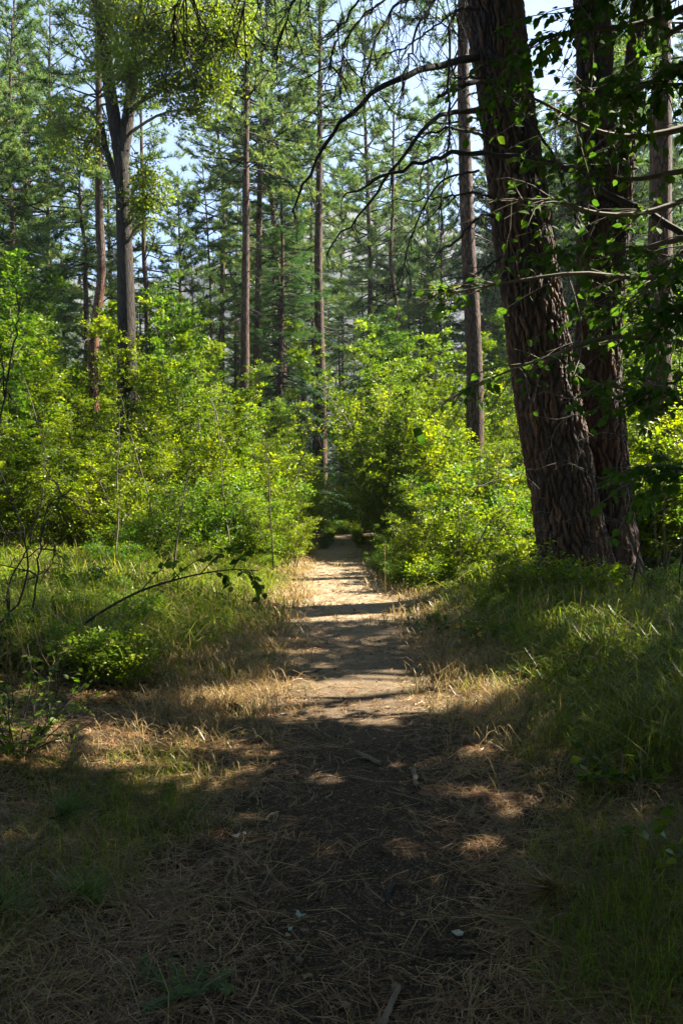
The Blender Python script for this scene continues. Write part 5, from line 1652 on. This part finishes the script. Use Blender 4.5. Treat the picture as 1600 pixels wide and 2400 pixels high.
def pine_cone(label, px, py, r):
    b = on(px, py)
    g = Geo()
    rg = []
    for i in range(70):
        t = (i + .5) / 70
        a = i * 2.399; prof = math.sin(PI * (t * .86 + .1)) ** .7
        p = np.array([math.cos(a) * prof * r * .5, math.sin(a) * prof * r * .5, (t - .5) * 1.7 * r])
        o_ = np.array([math.cos(a), math.sin(a), .35])
        rg.append((p, nrm(o_), prof))
    C = np.array([x[0] for x in rg]); D = np.array([x[1] for x in rg]); pr = np.array([x[2] for x in rg])
    V, F = leaves(C, D, np.array([0, 0, 1.0]) + R.normal(0, .1, C.shape), r * (.22 + .42 * pr), r * .5, .15)
    th = R.uniform(0, 6.28)
    rot = np.array([[1, 0, 0], [0, 0, -1], [0, 1, 0]]) @ np.array([[math.cos(th), -math.sin(th), 0], [math.sin(th), math.cos(th), 0], [0, 0, 1]])
    rz = R.uniform(0, 6.28); rz = np.array([[math.cos(rz), -math.sin(rz), 0], [math.sin(rz), math.cos(rz), 0], [0, 0, 1]])
    tb = tube(np.array([[0, 0, -.8 * r], [0, 0, 0], [0, 0, .75 * r]]), [.2 * r, .36 * r, .1 * r], 8)
    g.add(V @ rot.T @ rz.T + [0, 0, .55 * r], F, np.repeat(R.uniform(.2, .9, len(C)), 4))
    g.add(tb[0] @ rot.T @ rz.T + [0, 0, .55 * r], tb[1], .2)
    return tag(obj('pine_cone', g, M['cone'], loc=b), label, 'pine cone')
pine_cone('dark pine cone lying at the left border of the sunlit patch', 548, 1673, .055)
pine_cone('pine cone half hidden in dry grass left of the sunlit patch', 470, 1652, .05)
pine_cone('dark pine cone alone in the shaded dirt left of centre', 400, 1950, .040)
pine_cone('dark pine cone beside the green needle tuft at lower left', 122, 2155, .035)
pine_cone('pine cone at the dry tuft above the sunlit patch', 560, 1588, .055)
pine_cone('reddish pine cone in the left sun patch', 408, 1778, .035)
pine_cone('pine cone lying among dry grass on the right verge', 1022, 1602, .055)
pine_cone('small pine cone far up on the shaded left verge', 632, 1520, .05)

def flake(name, label, cat, px, py, s, mat, k=7, curl=.4):
    """an uneven curled scrap: dead leaf, bark chip, lichen"""
    b = on(px, py) + [0, 0, .014]
    s = s * 1.15
    a = np.linspace(0, 2 * PI, k, endpoint=False)
    r_ = s * R.uniform(.55, 1.05, k)
    rim = np.stack([np.cos(a) * r_ * 1.3, np.sin(a) * r_ * .8, s * curl * R.uniform(0, 1, k) + .006], -1)
    mid = np.array([[0, 0, .006 + s * .12]])
    low = rim * [.9, .9, 1] - [0, 0, .004 + s * .06]
    V = np.vstack([rim, low, mid, mid - [0, 0, .004]])
    F3 = [[i, (i + 1) % k, 2 * k] for i in range(k)] + [[k + (i + 1) % k, k + i, 2 * k + 1] for i in range(k)]
    F4 = [[i, k + i, k + (i + 1) % k, (i + 1) % k] for i in range(k)]
    g = Geo(); g.add(V, F3, R.uniform(.5, 1)); g.blocks.append((np.array(F4), 0))
    rz = R.uniform(0, 6.28)
    o = obj(name, g, M[mat], loc=b); o.rotation_euler = (0, 0, rz)
    return tag(o, label, cat)
flake('dead_leaf', 'ragged pale curled leaf on the dark dirt left of centre', 'leaf', 552, 1972, .026, 'pale_leaf', 9, .6)
flake('dead_leaf', 'small pale scrap beside the ragged curled leaf', 'leaf', 573, 1962, .012, 'pale_leaf', 6)
flake('dead_leaf', 'whitish curled leaf in the litter at the left, above the green tuft', 'leaf', 132, 2072, .022, 'pale_leaf', 8, .7)
flake('dead_leaf', 'pale pinkish dead leaf in the dark grass right of the bottom centre', 'leaf', 1076, 2200, .024, 'pale_leaf', 7, .6)
flake('lichen_tuft', 'grey green lichen lump on the dark dirt near the bottom centre', 'lichen', 703, 2160, .020, 'lichen', 10, .9)
flake('lichen_tuft', 'small lichen scrap below the grey green lichen lump', 'lichen', 680, 2190, .010, 'lichen', 8, .8)
flake('lichen_tuft', 'green grey lichen scrap left of the path behind the left sun patch', 'lichen', 448, 1722, .030, 'lichen', 9, .4)
flake('dead_leaf', 'small pale leaf on the shaded path just above the sunlit patch', 'leaf', 872, 1578, .030, 'pale_leaf', 7)
flake('bark_chip', 'tan square wood chip near the bottom, left of centre', 'wood chip', 640, 2272, .014, 'stick', 5, .1)
flake('bark_chip', 'tan wood chip right of the other chip near the bottom centre', 'wood chip', 700, 2260, .014, 'stick', 5, .1)
flake('bark_chip', 'tan chip beside the dead stalks under the lichen lump', 'wood chip', 713, 2192, .012, 'stick', 6, .2)
flake('bark_chip', 'orange chip at the bottom edge beside the green sprig', 'wood chip', 380, 2390, .014, 'stick', 5, .1)
flake('bark_chip', 'orange brown chip in the litter at the lower left', 'wood chip', 268, 2305, .012, 'stick', 6, .2)

# pine shoot with green needles in the small sun fleck, dead brown needle brush, fir sprig
def needle_brush(name, label, cat, px, py, mat, n, L, w, dirs, spread, twig=True):
    b = on(px, py) + [0, 0, .02]
    n, w = int(n * 1.3), w * 1.3
    root = thing(name, label, cat, b)
    for d in dirs:
        V, F, t = needles(np.array([[0, 0, .02]]), np.array([d]), n, L, w, spread, .02)
        V[:, 2] = np.maximum(V[:, 2], .004)
        g = Geo(); g.add(V, F, R.uniform(0, 1, len(V) // 3).repeat(3)); obj('needles', g, M[mat], root)['kind'] = 'stuff'
    if twig:
        c = curve([0, 0, .015], [-.6, -.5, 0], .09, 5, 0, .1)
        g = Geo(); g.add(*tube(c, np.linspace(.006, .005, 6), 7)); obj('twig', g, M['twig'], root)
    return root
needle_brush('pine_shoot', 'green pine needle shoot lit by a small sun fleck at lower left', 'pine shoot', 200, 2122, 'needle_light', 70, .17, .0028, [(-.1, .2, .9), (.9, .1, .25)], .5)
needle_brush('pine_shoot', 'green pine needle shoot lying in the shade at the left', 'pine shoot', 155, 1925, 'needle', 70, .18, .003, [(.8, -.1, .3), (.1, .2, .8)], .5)
needle_brush('pine_shoot', 'dark green needle shoot cut by the left edge', 'pine shoot', 0, 2160, 'needle', 80, .19, .003, [(.6, -.3, .3), (.3, .4, .5)], .6)
needle_brush('dead_needle_brush', 'fan of dead brown pine needles lying in the dark grass at the right', 'pine needles', 1296, 2108, 'litter', 90, .19, .004, [(-.95, -.35, .08), (-.5, -.8, .05)], .42)

sp = on(440, 2345) + [0, 0, .012]
fs = thing('fir_sprig', 'small green fir sprig lying on the dirt at the bottom left', 'fir sprig', sp)
for (ax, ay, bx, by) in ((320, 2300, 440, 2360), (440, 2360, 545, 2300), (400, 2260, 430, 2350), (330, 2390, 430, 2350), (480, 2280, 450, 2350), (385, 2330, 330, 2270), (500, 2320, 540, 2350)):
    a = on(ax, ay) - sp + [0, 0, .02]; b = on(bx, by) - sp + [0, 0, .03]
    g = Geo(); g.add(*tube(np.vstack([a, (a + b) / 2 + [0, 0, .015], b]), [.003, .003, .002], 5))
    m = 110; f = R.uniform(0, 1, (m, 1)); p = a + (b - a) * f + [0, 0, .01]
    dv = nrm(b - a); sd = nrm(np.cross(dv, [0, 0, 1.0])) * R.choice([-1, 1], (m, 1))
    V, F = leaves(p, sd + dv * .4 + R.normal(0, .2, (m, 3)), R.normal(0, .3, (m, 3)) + [0, 0, 1], R.uniform(.02, .034, m), .0042, .1)
    g.add(V, F, .6, 1)
    obj('spray', g, [M['stem'], M['needle_light']], fs)

# ================================================================== air
HAZE = 0.00028
mh, nt, N, L = nodes_of('air')
pv = N.new('ShaderNodeVolumePrincipled')
pv.inputs['Color'].default_value = (0.80, 0.88, 1.0, 1)
pv.inputs['Density'].default_value = HAZE
pv.inputs['Anisotropy'].default_value = 0.35
out = N.new('ShaderNodeOutputMaterial'); L.new(pv.outputs[0], out.inputs['Volume'])
x0, x1, y0, y1, z0, z1 = -545, 545, -60, 720, -6, 330
g = Geo()
g.add([[x0, y0, z0], [x1, y0, z0], [x1, y1, z0], [x0, y1, z0], [x0, y0, z1], [x1, y0, z1], [x1, y1, z1], [x0, y1, z1]],
      [[0, 3, 2, 1], [4, 5, 6, 7], [0, 1, 5, 4], [1, 2, 6, 5], [2, 3, 7, 6], [3, 0, 4, 7]])
tag(obj('haze', g, mh), 'thin bluish air over the forest and the far hillside', 'haze', kind='stuff')
